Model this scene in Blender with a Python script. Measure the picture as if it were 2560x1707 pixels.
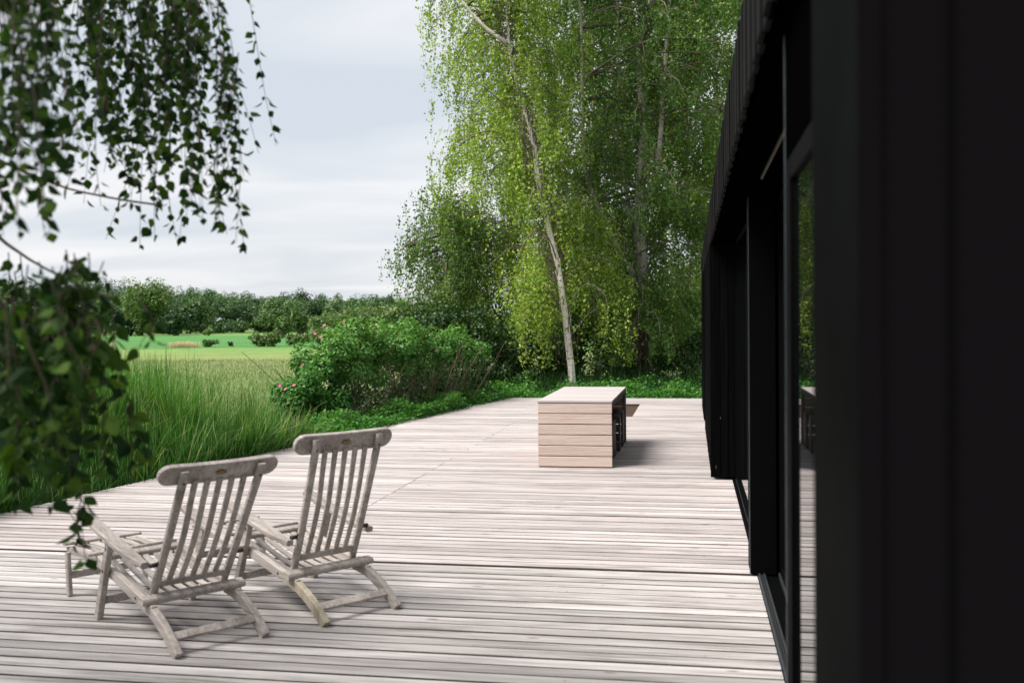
import bpy, bmesh, math, random
import numpy as np
from mathutils import Vector, Matrix, noise

for _o in list(bpy.data.objects): bpy.data.objects.remove(_o)
scene = bpy.context.scene
COL = scene.collection
R = math.radians

# ---------------------------------------------------------------- camera
cam_d = bpy.data.cameras.new("camera"); cam = bpy.data.objects.new("camera", cam_d); COL.objects.link(cam)
cam_d.sensor_width = 36.0; cam_d.lens = 35.0; cam_d.clip_start = 0.05; cam_d.clip_end = 6000.0
YAW, PITCH, ROLL = R(10.2126), R(1.0592), 0.010
fwd = Vector((-math.sin(YAW)*math.cos(PITCH), math.cos(YAW)*math.cos(PITCH), -math.sin(PITCH)))
rgt = Vector((math.cos(YAW), math.sin(YAW), 0)); upv = rgt.cross(fwd)
r2 = rgt*math.cos(ROLL) - upv*math.sin(ROLL); u2 = upv*math.cos(ROLL) + rgt*math.sin(ROLL)
mw = Matrix.Identity(4)
for i in range(3):
    mw[i][0] = r2[i]; mw[i][1] = u2[i]; mw[i][2] = -fwd[i]
mw[0][3], mw[1][3], mw[2][3] = 0, 0, 1.63
cam.matrix_world = mw
cam_d.dof.use_dof = True; cam_d.dof.focus_distance = 11.5; cam_d.dof.aperture_fstop = 2.8
scene.camera = cam

# ---------------------------------------------------------------- sky and sun
SUN_TO = Vector((-0.64, -0.38, 1.0)).normalized()          # towards the sun: left and a little behind the camera
sun_el = math.asin(SUN_TO.z); sun_az = math.atan2(SUN_TO.x, SUN_TO.y)
world = bpy.data.worlds.new("World"); scene.world = world; world.use_nodes = True
nt = world.node_tree; nt.nodes.clear()
def wn(t, **k):
    n = nt.nodes.new(t)
    for a, b in k.items(): setattr(n, a, b)
    return n
out = wn("ShaderNodeOutputWorld"); bg = wn("ShaderNodeBackground"); bg.inputs[1].default_value = 0.1
sky = wn("ShaderNodeTexSky", sky_type='NISHITA', sun_disc=False, sun_elevation=sun_el, sun_rotation=sun_az, air_density=1.0, dust_density=2.0)
tc = wn("ShaderNodeTexCoord"); sep = wn("ShaderNodeSeparateXYZ"); nt.links.new(tc.outputs["Generated"], sep.inputs[0])
zc = wn("ShaderNodeMath", operation='MAXIMUM'); nt.links.new(sep.outputs[2], zc.inputs[0]); zc.inputs[1].default_value = 0.0
za = wn("ShaderNodeMath", operation='ADD'); nt.links.new(zc.outputs[0], za.inputs[0]); za.inputs[1].default_value = 0.10
dx = wn("ShaderNodeMath", operation='DIVIDE'); nt.links.new(sep.outputs[0], dx.inputs[0]); nt.links.new(za.outputs[0], dx.inputs[1])
dy = wn("ShaderNodeMath", operation='DIVIDE'); nt.links.new(sep.outputs[1], dy.inputs[0]); nt.links.new(za.outputs[0], dy.inputs[1])
cmb = wn("ShaderNodeCombineXYZ"); nt.links.new(dx.outputs[0], cmb.inputs[0]); nt.links.new(dy.outputs[0], cmb.inputs[1])
mp = wn("ShaderNodeMapping"); mp.inputs["Scale"].default_value = (0.36, 0.62, 1); mp.inputs["Rotation"].default_value = (0, 0, R(8)); mp.inputs["Location"].default_value = (1.7, 3.1, 0)
nt.links.new(cmb.outputs[0], mp.inputs[0])
ns = wn("ShaderNodeTexNoise"); ns.inputs["Scale"].default_value = 1.6; ns.inputs["Detail"].default_value = 4; ns.inputs["Roughness"].default_value = 0.45; ns.inputs["Distortion"].default_value = 0.6
nt.links.new(mp.outputs[0], ns.inputs[0])
cr = wn("ShaderNodeValToRGB"); nt.links.new(ns.outputs[0], cr.inputs[0])
cr.color_ramp.elements[0].position = 0.34; cr.color_ramp.elements[0].color = (0.68, 0.735, 0.80, 1)
cr.color_ramp.elements[1].position = 0.64; cr.color_ramp.elements[1].color = (0.94, 0.935, 0.95, 1)
sc_ = wn("ShaderNodeVectorMath", operation='SCALE'); sc_.inputs[3].default_value = 7.5; nt.links.new(cr.outputs[0], sc_.inputs[0])
mx = wn("ShaderNodeMix", data_type='RGBA'); mx.inputs[0].default_value = 0.90
nt.links.new(sky.outputs[0], mx.inputs[6]); nt.links.new(sc_.outputs[0], mx.inputs[7])
nt.links.new(mx.outputs[2], bg.inputs[0]); nt.links.new(bg.outputs[0], out.inputs[0])

sl = bpy.data.lights.new("sun", 'SUN'); sl.energy = 5.0; sl.angle = R(28); sl.color = (1.0, 0.955, 0.90)
so = bpy.data.objects.new("sun", sl); COL.objects.link(so); so.rotation_euler = SUN_TO.to_track_quat('Z', 'Y').to_euler()
so.location = (-20, -12, 30)

scene.view_settings.view_transform = 'Standard'; scene.view_settings.look = 'None'
scene.view_settings.exposure = 0.50; scene.view_settings.gamma = 1.0; scene.view_settings.use_curve_mapping = False
scene.cycles.max_bounces = 4; scene.cycles.diffuse_bounces = 3; scene.cycles.glossy_bounces = 3; scene.cycles.transmission_bounces = 3; scene.cycles.transparent_max_bounces = 4; scene.cycles.use_denoising = True

# ---------------------------------------------------------------- material helpers
class NT:
    def __init__(s, name):
        s.m = bpy.data.materials.new(name); s.m.use_nodes = True; s.t = s.m.node_tree; s.t.nodes.clear()
        s.out = s.n("ShaderNodeOutputMaterial")
    def n(s, t, **k):
        n = s.t.nodes.new(t)
        for a, b in k.items(): setattr(n, a, b)
        return n
    def l(s, a, b): s.t.links.new(a, b)
    def noise(s, vec, scale, detail=4, rough=0.55, dist=0.0, sc=None, dim='3D'):
        if sc is not None:
            mpn = s.n("ShaderNodeMapping"); mpn.inputs["Scale"].default_value = sc; s.l(vec, mpn.inputs[0]); vec = mpn.outputs[0]
        n = s.n("ShaderNodeTexNoise"); n.noise_dimensions = dim
        n.inputs["Scale"].default_value = scale; n.inputs["Detail"].default_value = detail
        n.inputs["Roughness"].default_value = rough; n.inputs["Distortion"].default_value = dist
        s.l(vec, n.inputs["Vector"]); return n.outputs[0]
    def ramp(s, fac, stops, interp='LINEAR'):
        r = s.n("ShaderNodeValToRGB"); r.color_ramp.interpolation = interp; e = r.color_ramp.elements
        while len(e) < len(stops): e.new(0.5)
        for el, (p, c) in zip(e, stops): el.position = p; el.color = (c[0], c[1], c[2], 1) if not isinstance(c, (int, float)) else (c, c, c, 1)
        s.l(fac, r.inputs[0]); return r.outputs[0]
    def math(s, op, a, b=None):
        n = s.n("ShaderNodeMath", operation=op)
        for i, v in enumerate((a, b)):
            if v is None: continue
            if isinstance(v, (int, float)): n.inputs[i].default_value = v
            else: s.l(v, n.inputs[i])
        return n.outputs[0]
    def mix(s, fac, a, b, mode='MIX'):
        n = s.n("ShaderNodeMix", data_type='RGBA', blend_type=mode)
        for i, v in ((0, fac), (6, a), (7, b)):
            if isinstance(v, (int, float)): n.inputs[i].default_value = v
            elif isinstance(v, tuple): n.inputs[i].default_value = (v[0], v[1], v[2], 1)
            else: s.l(v, n.inputs[i])
        return n.outputs[2]
    def bsdf(s, col, rough=0.6, bump=None, bstr=0.3, bdist=0.01, spec=0.5, **k):
        b = s.n("ShaderNodeBsdfPrincipled")
        if isinstance(col, tuple): b.inputs["Base Color"].default_value = (*col, 1)
        else: s.l(col, b.inputs["Base Color"])
        if isinstance(rough, (int, float)): b.inputs["Roughness"].default_value = rough
        else: s.l(rough, b.inputs["Roughness"])
        b.inputs["Specular IOR Level"].default_value = spec
        for a, v in k.items(): b.inputs[a.replace("_", " ")].default_value = v
        if bump is not None:
            bn = s.n("ShaderNodeBump"); bn.inputs["Strength"].default_value = bstr; bn.inputs["Distance"].default_value = bdist
            s.l(bump, bn.inputs["Height"]); s.l(bn.outputs[0], b.inputs["Normal"])
        return b.outputs[0]
    def done(s, sh): s.l(sh, s.out.inputs[0]); return s.m

def shifted(t, amount=37.0):
    """object coordinates moved by a random step for each object, so that alike pieces differ in grain"""
    tcn = t.n("ShaderNodeTexCoord"); oi = t.n("ShaderNodeObjectInfo")
    v = t.n("ShaderNodeCombineXYZ"); k = t.math('MULTIPLY', oi.outputs["Random"], amount)
    for i in range(3): t.l(k, v.inputs[i])
    a = t.n("ShaderNodeVectorMath", operation='ADD'); t.l(tcn.outputs["Object"], a.inputs[0]); t.l(v.outputs[0], a.inputs[1])
    return a.outputs[0], oi.outputs["Random"]

def wood(name, dark, mid, light, axis=0, grain=1.0, stain=0.0, stain_col=(0.06, 0.05, 0.045), tone=0.35, rough=0.75, rings=0.0, bstr=0.35, spec=0.3):
    t = NT(name); v, rnd = shifted(t)
    sc = [26.0, 26.0, 26.0]; sc[axis] = 1.1
    g = t.noise(v, 1.6*grain, 7, 0.62, 0.35, sc=tuple(sc))
    sc2 = [9.0, 9.0, 9.0]; sc2[axis] = 0.5
    g2 = t.noise(v, 1.0, 4, 0.55, 0.2, sc=tuple(sc2))
    m = t.math('ADD', t.math('MULTIPLY', g, 0.55), t.math('MULTIPLY', g2, 0.45))
    if rings > 0:
        sc3 = [4.0, 4.0, 11.0]; sc3[axis] = 0.9
        w = t.n("ShaderNodeTexWave", wave_type='RINGS'); w.inputs["Scale"].default_value = 2.2; w.inputs["Distortion"].default_value = 7.0
        w.inputs["Detail"].default_value = 3; w.inputs["Detail Scale"].default_value = 1.1
        mpn = t.n("ShaderNodeMapping"); mpn.inputs["Scale"].default_value = tuple(sc3); t.l(v, mpn.inputs[0]); t.l(mpn.outputs[0], w.inputs["Vector"])
        m = t.math('ADD', t.math('MULTIPLY', m, 1 - rings), t.math('MULTIPLY', w.outputs[1], rings))
    c = t.ramp(m, [(0.30, dark), (0.47, mid), (0.68, light)])
    tn = t.math('ADD', t.math('MULTIPLY', t.math('SUBTRACT', rnd, 0.5), tone), 1.0)
    hs = t.n("ShaderNodeHueSaturation"); t.l(c, hs.inputs["Color"]); t.l(tn, hs.inputs["Value"]); c = hs.outputs[0]
    if stain > 0:
        s3 = [3.2, 3.2, 3.2]; s3[axis] = 0.55
        geo = t.n("ShaderNodeNewGeometry")
        sn = t.noise(geo.outputs["Position"], 1.0, 6, 0.68, 0.6, sc=tuple(s3))
        sn2 = t.noise(v, 1.0, 5, 0.7, 0.4, sc=(2.4 if axis == 0 else 40, 40 if axis == 0 else 2.4, 40))
        f = t.math('MULTIPLY', t.ramp(sn, [(0.50, 0.0), (0.72, 1.0)]), t.ramp(sn2, [(0.42, 0.05), (0.62, 1.0)]))
        c = t.mix(t.math('MULTIPLY', f, stain), c, stain_col)
        kn = t.n("ShaderNodeTexVoronoi"); kn.inputs["Scale"].default_value = 1.0
        mk = t.n("ShaderNodeMapping"); sk = [7.5, 7.5, 7.5]; sk[axis] = 2.1; mk.inputs["Scale"].default_value = tuple(sk); t.l(v, mk.inputs[0]); t.l(mk.outputs[0], kn.inputs["Vector"])
        kf = t.ramp(kn.outputs["Distance"], [(0.05, 1.0), (0.10, 0.0)])
        c = t.mix(t.math('MULTIPLY', kf, 0.75), c, (0.10, 0.075, 0.06))
    return t.done(t.bsdf(c, rough, bump=m, bstr=bstr, bdist=0.004, spec=spec))

def plain(name, col, rough=0.5, metal=0.0, spec=0.5, var=0.0, vscale=8.0):
    t = NT(name)
    if var > 0:
        v, _ = shifted(t); nz = t.noise(v, vscale, 5, 0.6)
        c = t.ramp(nz, [(0.3, tuple(x*(1-var) for x in col)), (0.7, tuple(min(1, x*(1+var)) for x in col))])
        return t.done(t.bsdf(c, rough, bump=nz, bstr=0.1, spec=spec, Metallic=metal))
    return t.done(t.bsdf(col, rough, spec=spec, Metallic=metal))

def leafmat(name, stops, trans=0.35, rough=0.5, spec=0.35, back=None):
    t = NT(name); at = t.n("ShaderNodeAttribute"); at.attribute_name = "rnd"
    c = t.ramp(at.outputs["Fac"], stops)
    p = t.bsdf(c, rough, spec=spec)
    tr = t.n("ShaderNodeBsdfTranslucent")
    c2 = t.mix(1.0, c, (1.25, 1.35, 0.55), 'MULTIPLY'); t.l(c2, tr.inputs[0])
    ms = t.n("ShaderNodeMixShader"); ms.inputs[0].default_value = trans; t.l(p, ms.inputs[1]); t.l(tr.outputs[0], ms.inputs[2])
    return t.done(ms.outputs[0])

# ---------------------------------------------------------------- object helpers
def tag(o, label=None, cat=None, group=None, kind=None):
    if label: o["label"] = label
    if cat: o["category"] = cat
    if group: o["group"] = group
    if kind: o["kind"] = kind
    return o
def empty(name, loc=(0, 0, 0), rz=0.0):
    o = bpy.data.objects.new(name, None); COL.objects.link(o); o.location = loc; o.rotation_euler = (0, 0, rz); o.empty_display_size = 0.2
    return o
def link(name, me, mat=None, parent=None, loc=None):
    o = bpy.data.objects.new(name, me); COL.objects.link(o)
    if mat is not None and not me.materials: me.materials.append(mat)
    if parent is not None: o.parent = parent
    if loc is not None: o.location = loc
    return o
class MB:
    def __init__(s): s.v = []; s.f = []; s.sm = []
    def add(s, vs, fs, smooth=False):
        k = len(s.v); s.v += [tuple(v) for v in vs]; s.f += [tuple(i + k for i in f) for f in fs]; s.sm += [smooth]*len(fs)
    def box(s, lo, hi, ch=0.0):
        (x0, y0, z0), (x1, y1, z1) = lo, hi
        if ch <= 0:
            s.add([(x0,y0,z0),(x1,y0,z0),(x1,y1,z0),(x0,y1,z0),(x0,y0,z1),(x1,y0,z1),(x1,y1,z1),(x0,y1,z1)],
                  [(0,3,2,1),(4,5,6,7),(0,1,5,4),(1,2,6,5),(2,3,7,6),(3,0,4,7)]); return
        c = ch; bm = bmesh.new(); bmesh.ops.create_cube(bm, size=1.0)
        for v in bm.verts:
            v.co = Vector((x0 if v.co.x < 0 else x1, y0 if v.co.y < 0 else y1, z0 if v.co.z < 0 else z1))
        bmesh.ops.bevel(bm, geom=list(bm.edges), offset=c, segments=1, affect='EDGES')
        bm.verts.index_update(); s.add([v.co[:] for v in bm.verts], [[v.index for v in f.verts] for f in bm.faces]); bm.free()
    def sweep(s, pts, side, w, t, ch=0.004, cap=True, smooth=False, ws=None):
        """a bar of width w (along `side`) and thickness t swept along pts, with chamfered edges"""
        side = Vector(side).normalized(); pts = [Vector(p) for p in pts]; n = len(pts); k = len(s.v)
        for i, p in enumerate(pts):
            d = (pts[min(i+1, n-1)] - pts[max(i-1, 0)]).normalized(); nn = d.cross(side).normalized()
            wi = (ws[i] if ws else w); a, b = wi/2, t/2; c = min(ch, a*0.6, b*0.6)
            for (x, y) in ((-a+c,-b),(a-c,-b),(a,-b+c),(a,b-c),(a-c,b),(-a+c,b),(-a,b-c),(-a,-b+c)):
                s.v.append(tuple(p + side*x + nn*y))
        for i in range(n-1):
            for j in range(8):
                a0 = k+i*8+j; a1 = k+i*8+(j+1) % 8; s.f.append((a0, a1, a1+8, a0+8)); s.sm.append(smooth)
        if cap:
            s.f.append(tuple(k+j for j in range(7, -1, -1))); s.f.append(tuple(k+(n-1)*8+j for j in range(8))); s.sm += [False, False]
    def tube(s, pts, rad, seg=6, cap=True):
        pts = [Vector(p) for p in pts]; n = len(pts); k = len(s.v)
        if not hasattr(rad, '__len__'): rad = [rad]*n
        ref = Vector((0.3, 0.9, 0.25)).normalized()
        for i, p in enumerate(pts):
            d = (pts[min(i+1, n-1)] - pts[max(i-1, 0)])
            d = d.normalized() if d.length > 1e-9 else Vector((0, 0, 1))
            if abs(d.dot(ref)) > 0.95: ref = Vector((0.9, -0.2, 0.4)).normalized()
            x = d.cross(ref).normalized(); y = d.cross(x)
            for j in range(seg):
                a = 2*math.pi*j/seg; s.v.append(tuple(p + (x*math.cos(a) + y*math.sin(a))*rad[i]))
        for i in range(n-1):
            for j in range(seg):
                a0 = k+i*seg+j; a1 = k+i*seg+(j+1) % seg; s.f.append((a0, a1, a1+seg, a0+seg)); s.sm.append(True)
        if cap:
            s.f.append(tuple(k+j for j in range(seg-1, -1, -1))); s.f.append(tuple(k+(n-1)*seg+j for j in range(seg))); s.sm += [False, False]
    def mesh(s, name):
        me = bpy.data.meshes.new(name); me.from_pydata(s.v, [], s.f); me.polygons.foreach_set("use_smooth", s.sm); me.update(); return me
    def build(s, name, mat, parent=None, loc=None):
        return link(name, s.mesh(name), mat, parent, loc)
def quads_mesh(name, V, rnd, npoly_verts=4):
    """V: (N, k, 3) array, one polygon each; rnd: (N,) or (N,k) values kept in the attribute 'rnd'"""
    N, k, _ = V.shape; me = bpy.data.meshes.new(name)
    me.vertices.add(N*k); me.vertices.foreach_set("co", V.reshape(-1).astype(np.float32))
    me.loops.add(N*k); me.loops.foreach_set("vertex_index", np.arange(N*k, dtype=np.int32))
    me.polygons.add(N); me.polygons.foreach_set("loop_start", np.arange(0, N*k, k, dtype=np.int32)); me.polygons.foreach_set("loop_total", np.full(N, k, dtype=np.int32))
    at = me.attributes.new("rnd", 'FLOAT', 'POINT'); r = np.asarray(rnd, dtype=np.float32)
    if r.ndim == 1: r = np.repeat(r, k)
    at.data.foreach_set("value", r.reshape(-1)); me.update(); me.validate(); return me
def unit(a): return a/np.maximum(np.linalg.norm(a, axis=-1, keepdims=True), 1e-9)
def kites(P, L, W, A, rng, flat=0.0, nrm=None):
    """kite-shaped leaves: base points P, lengths L, widths W, axes A"""
    N = len(P); A = unit(A); Rn = rng.normal(size=(N, 3))
    if nrm is not None: Rn = np.cross(A, unit(nrm + rng.normal(size=(N, 3))*flat))
    S = unit(np.cross(A, Rn) if nrm is None else Rn)
    L = np.asarray(L).reshape(-1, 1); W = np.asarray(W).reshape(-1, 1)
    return np.stack([P, P + A*L*0.42 + S*W*0.5, P + A*L, P + A*L*0.42 - S*W*0.5], axis=1)
def smooth_path(pts, n):
    """Catmull-Rom through pts"""
    pts = [Vector(p) for p in pts]; P = [pts[0]*2 - pts[1]] + pts + [pts[-1]*2 - pts[-2]]; o = []
    m = len(pts) - 1
    for i in range(n):
        u = i/(n-1)*m; k = min(int(u), m-1); t = u - k; a, b, c, d = P[k], P[k+1], P[k+2], P[k+3]
        o.append(0.5*((2*b) + (c-a)*t + (2*a-5*b+4*c-d)*t*t + (3*b-a-3*c+d)*t**3))
    return o
# ================================================================ materials
M = {}
M['deck'] = wood('weathered_deck_wood', (0.16, 0.132, 0.125), (0.355, 0.318, 0.31), (0.50, 0.462, 0.455), axis=0, grain=1.3, stain=0.9, tone=0.36, rough=0.75)
M['deck_grey'] = wood('old_grey_deck_wood', (0.11, 0.097, 0.09), (0.34, 0.315, 0.305), (0.56, 0.535, 0.525), axis=0, grain=1.1, stain=1.0, tone=0.46, rough=0.78, stain_col=(0.085, 0.075, 0.068))
M['deck_edge'] = plain('dark_board_edge', (0.035, 0.025, 0.02), 0.9, var=0.4, vscale=12)  # dark brown on the board sides; gaps show as dark lines
M['lichen'] = wood('lichen_grown_teak', (0.12, 0.098, 0.072), (0.31, 0.27, 0.205), (0.52, 0.475, 0.39), axis=2, grain=2.0, stain=0.6, stain_col=(0.17, 0.15, 0.085), tone=0.1)
M['teak'] = wood('weathered_teak', (0.13, 0.108, 0.095), (0.30, 0.265, 0.24), (0.51, 0.465, 0.435), axis=1, grain=1.6, tone=0.18, rough=0.7)
M['table'] = wood('larch_board', (0.35, 0.235, 0.185), (0.52, 0.42, 0.365), (0.60, 0.51, 0.455), axis=0, rings=0.34, tone=0.12, rough=0.68)
M['tabletop'] = wood('bleached_larch_board', (0.29, 0.255, 0.245), (0.40, 0.365, 0.355), (0.48, 0.45, 0.44), axis=0, tone=0.16, rough=0.66)
M['stool'] = wood('dark_wood', (0.030, 0.027, 0.027), (0.075, 0.068, 0.066), (0.16, 0.15, 0.145), axis=2, tone=0.6, rough=0.6)  # dark tone for the stools and the table's inner timbers
M['hatch'] = wood('brown_wood', (0.022, 0.013, 0.008), (0.05, 0.031, 0.019), (0.085, 0.055, 0.034), axis=0, tone=0.25)
M['under'] = plain('shadowed_timber', (0.02, 0.017, 0.015), 0.9)
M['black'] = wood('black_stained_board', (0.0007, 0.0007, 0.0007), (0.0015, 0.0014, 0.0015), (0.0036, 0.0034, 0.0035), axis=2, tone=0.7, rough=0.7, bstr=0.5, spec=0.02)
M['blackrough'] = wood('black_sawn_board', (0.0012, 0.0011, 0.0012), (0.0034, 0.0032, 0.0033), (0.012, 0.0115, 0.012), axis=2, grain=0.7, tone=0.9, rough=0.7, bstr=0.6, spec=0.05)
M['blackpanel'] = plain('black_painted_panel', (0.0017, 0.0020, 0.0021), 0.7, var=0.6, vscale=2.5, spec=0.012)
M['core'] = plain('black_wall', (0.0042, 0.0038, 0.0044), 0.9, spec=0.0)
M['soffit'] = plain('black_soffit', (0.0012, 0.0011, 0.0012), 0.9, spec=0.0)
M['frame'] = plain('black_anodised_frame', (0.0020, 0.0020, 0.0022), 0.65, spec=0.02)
M['track'] = plain('grey_aluminium_track', (0.10, 0.115, 0.13), 0.38, metal=0.8, var=0.2, vscale=30)
M['strip'] = plain('bronze_strip', (0.16, 0.135, 0.11), 0.4, metal=0.3)
M['brass'] = plain('aged_brass', (0.22, 0.13, 0.05), 0.45, metal=0.6, var=0.5, vscale=90)
M['engrave'] = plain('blackened_brass', (0.035, 0.02, 0.012), 0.5)
M['bolt'] = plain('dark_bolt', (0.035, 0.03, 0.027), 0.5, metal=0.5)
M['gap'] = plain('gap_black', (0.012, 0.012, 0.012), 0.6)  # black fill for the table's board gaps and the track groove
t = NT('window_glass'); b = t.bsdf((0.004, 0.005, 0.005), 0.012, spec=1.0, IOR=2.6); M['glass'] = t.done(b)

t = NT('field_ground'); geo = t.n("ShaderNodeNewGeometry"); P = geo.outputs["Position"]
sx = t.n("ShaderNodeSeparateXYZ"); t.l(P, sx.inputs[0])
wob = t.noise(P, 0.09, 5, 0.65, sc=(.5, 1.4, 1)); fine = t.noise(P, 1.6, 6, 0.7, sc=(1, 0.35, 1)); big = t.noise(P, 0.12, 5, 0.6, sc=(0.6, 1.6, 1))
yy = t.math('ADD', sx.outputs[1], t.math('MULTIPLY', t.math('SUBTRACT', wob, 0.5), 22.0))
c = t.ramp(t.math('DIVIDE', yy, 400.0), [(0.0, (0.035, 0.06, 0.014)), (0.055, (0.06, 0.10, 0.025)), (0.085, (0.13, 0.185, 0.06)), (0.130, (0.16, 0.185, 0.07)),
      (0.160, (0.175, 0.235, 0.07)), (0.200, (0.15, 0.24, 0.065)), (0.232, (0.065, 0.18, 0.045)), (0.47, (0.07, 0.20, 0.05)), (0.56, (0.15, 0.25, 0.07)), (0.9, (0.10, 0.17, 0.05))])
mul = t.ramp(t.math('ADD', t.math('MULTIPLY', fine, 0.6), t.math('MULTIPLY', big, 0.4)), [(0.3, 0.62), (0.5, 1.0), (0.72, 1.3)])
c = t.mix(1.0, c, mul, 'MULTIPLY')
M['field'] = t.done(t.bsdf(c, 0.9, bump=fine, bstr=0.6, bdist=0.15, spec=0.15))
M['earth'] = plain('dark_soil', (0.03, 0.024, 0.016), 0.95, var=0.5, vscale=3)

def birch_bark(name, white=0.62, rough_base=False):
    t = NT(name); tcn = t.n("ShaderNodeTexCoord"); P = tcn.outputs["Object"]
    lent = t.noise(P, 1.0, 4, 0.6, sc=(5, 5, 30)); base = t.noise(P, 3.0, 5, 0.6)
    f = t.ramp(lent, [(0.62, 0.0), (0.67, 1.0)])
    col = t.ramp(base, [(0.3, (white*0.72, white*0.64, white*0.56)), (0.65, (white, white*0.91, white*0.81))])
    c = t.mix(f, col, (0.05, 0.04, 0.035))
    if rough_base:
        sxx = t.n("ShaderNodeSeparateXYZ"); t.l(P, sxx.inputs[0])
        fis = t.noise(P, 1.0, 5, 0.65, 0.4, sc=(9, 9, 2.2))
        dk = t.ramp(fis, [(0.38, (0.025, 0.017, 0.012)), (0.55, (0.11, 0.075, 0.055)), (0.70, (0.26, 0.20, 0.16))])
        hf = t.ramp(t.math('ADD', t.math('DIVIDE', sxx.outputs[2], 8.0), t.math('MULTIPLY', t.math('SUBTRACT', fis, 0.5), 0.3)), [(0.25, 1.0), (0.50, 0.0)])
        c = t.mix(hf, c, dk)
        return t.done(t.bsdf(c, 0.9, bump=fis, bstr=0.9, bdist=0.04, spec=0.2))
    return t.done(t.bsdf(c, 0.8, bump=lent, bstr=0.3, bdist=0.01, spec=0.25))
M['birch_bark'] = birch_bark('white_birch_bark', 0.86)
M['old_bark'] = birch_bark('old_birch_bark', 0.56, True)
M['twig'] = plain('brown_twig', (0.07, 0.045, 0.032), 0.7, var=0.3)
M['limb'] = plain('birch_limb', (0.16, 0.125, 0.10), 0.75, var=0.4, vscale=6)
M['stem'] = plain('rose_stem', (0.115, 0.075, 0.045), 0.7, var=0.4, vscale=3)
M['leaf_birch'] = leafmat('birch_leaf', [(0.0, (0.075, 0.165, 0.018)), (0.42, (0.21, 0.33, 0.038)), (0.75, (0.36, 0.46, 0.08)), (1.0, (0.55, 0.62, 0.22))], 0.42)
M['leaf_old'] = leafmat('old_birch_leaf', [(0.0, (0.040, 0.115, 0.02)), (0.5, (0.09, 0.19, 0.032)), (0.85, (0.16, 0.25, 0.048)), (1.0, (0.27, 0.34, 0.09))], 0.34)
M['leaf_near'] = leafmat('shaded_birch_leaf', [(0.0, (0.006, 0.024, 0.004)), (0.6, (0.017, 0.050, 0.007)), (1.0, (0.06, 0.12, 0.014))], 0.36, rough=0.55, spec=0.12)  # shade and backlight put into dark colours; last stop for sunlit leaves
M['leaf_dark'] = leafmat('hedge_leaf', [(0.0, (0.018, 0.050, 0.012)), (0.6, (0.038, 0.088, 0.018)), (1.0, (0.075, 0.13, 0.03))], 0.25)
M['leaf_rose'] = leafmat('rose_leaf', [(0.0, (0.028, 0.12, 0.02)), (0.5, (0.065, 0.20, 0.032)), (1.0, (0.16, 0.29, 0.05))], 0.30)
M['leaf_low'] = leafmat('low_plant_leaf', [(0.0, (0.025, 0.11, 0.018)), (0.5, (0.052, 0.185, 0.028)), (1.0, (0.125, 0.26, 0.045))], 0.35)
M['leaf_wood'] = leafmat('woodland_leaf', [(0.0, (0.018, 0.052, 0.014)), (0.5, (0.042, 0.105, 0.024)), (1.0, (0.095, 0.17, 0.040))], 0.2)
M['leaf_hedge'] = leafmat('field_hedge_leaf', [(0.0, (0.05, 0.10, 0.025)), (0.5, (0.095, 0.165, 0.038)), (1.0, (0.16, 0.22, 0.06))], 0.25)
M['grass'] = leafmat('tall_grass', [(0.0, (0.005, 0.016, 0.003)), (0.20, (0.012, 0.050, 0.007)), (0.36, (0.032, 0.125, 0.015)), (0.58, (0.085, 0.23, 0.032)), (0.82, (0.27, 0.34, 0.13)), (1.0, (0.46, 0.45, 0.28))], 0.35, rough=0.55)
M['meadow'] = leafmat('meadow_grass', [(0.0, (0.095, 0.16, 0.045)), (0.5, (0.145, 0.205, 0.07)), (1.0, (0.21, 0.255, 0.10))], 0.3, rough=0.7)
M['straw'] = leafmat('dry_straw', [(0.0, (0.13, 0.085, 0.035)), (0.5, (0.42, 0.34, 0.19)), (1.0, (0.66, 0.58, 0.42))], 0.2, rough=0.7)
M['petal'] = leafmat('pink_petal', [(0.0, (0.55, 0.07, 0.20)), (1.0, (0.72, 0.22, 0.36))], 0.3)
M['stamen'] = plain('yellow_stamen', (0.6, 0.42, 0.06), 0.7)
M['catkin'] = plain('green_catkin', (0.11, 0.095, 0.03), 0.8, var=0.4, vscale=40)

# ================================================================ ground
mb = MB(); S = 3000.0
mb.add([(-S, -400, -0.45), (S, -400, -0.45), (S, 5000, -0.45), (-S, 5000, -0.45)], [(0, 1, 2, 3)])
tag(mb.build('ground', M['field']), kind='structure')

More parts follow.
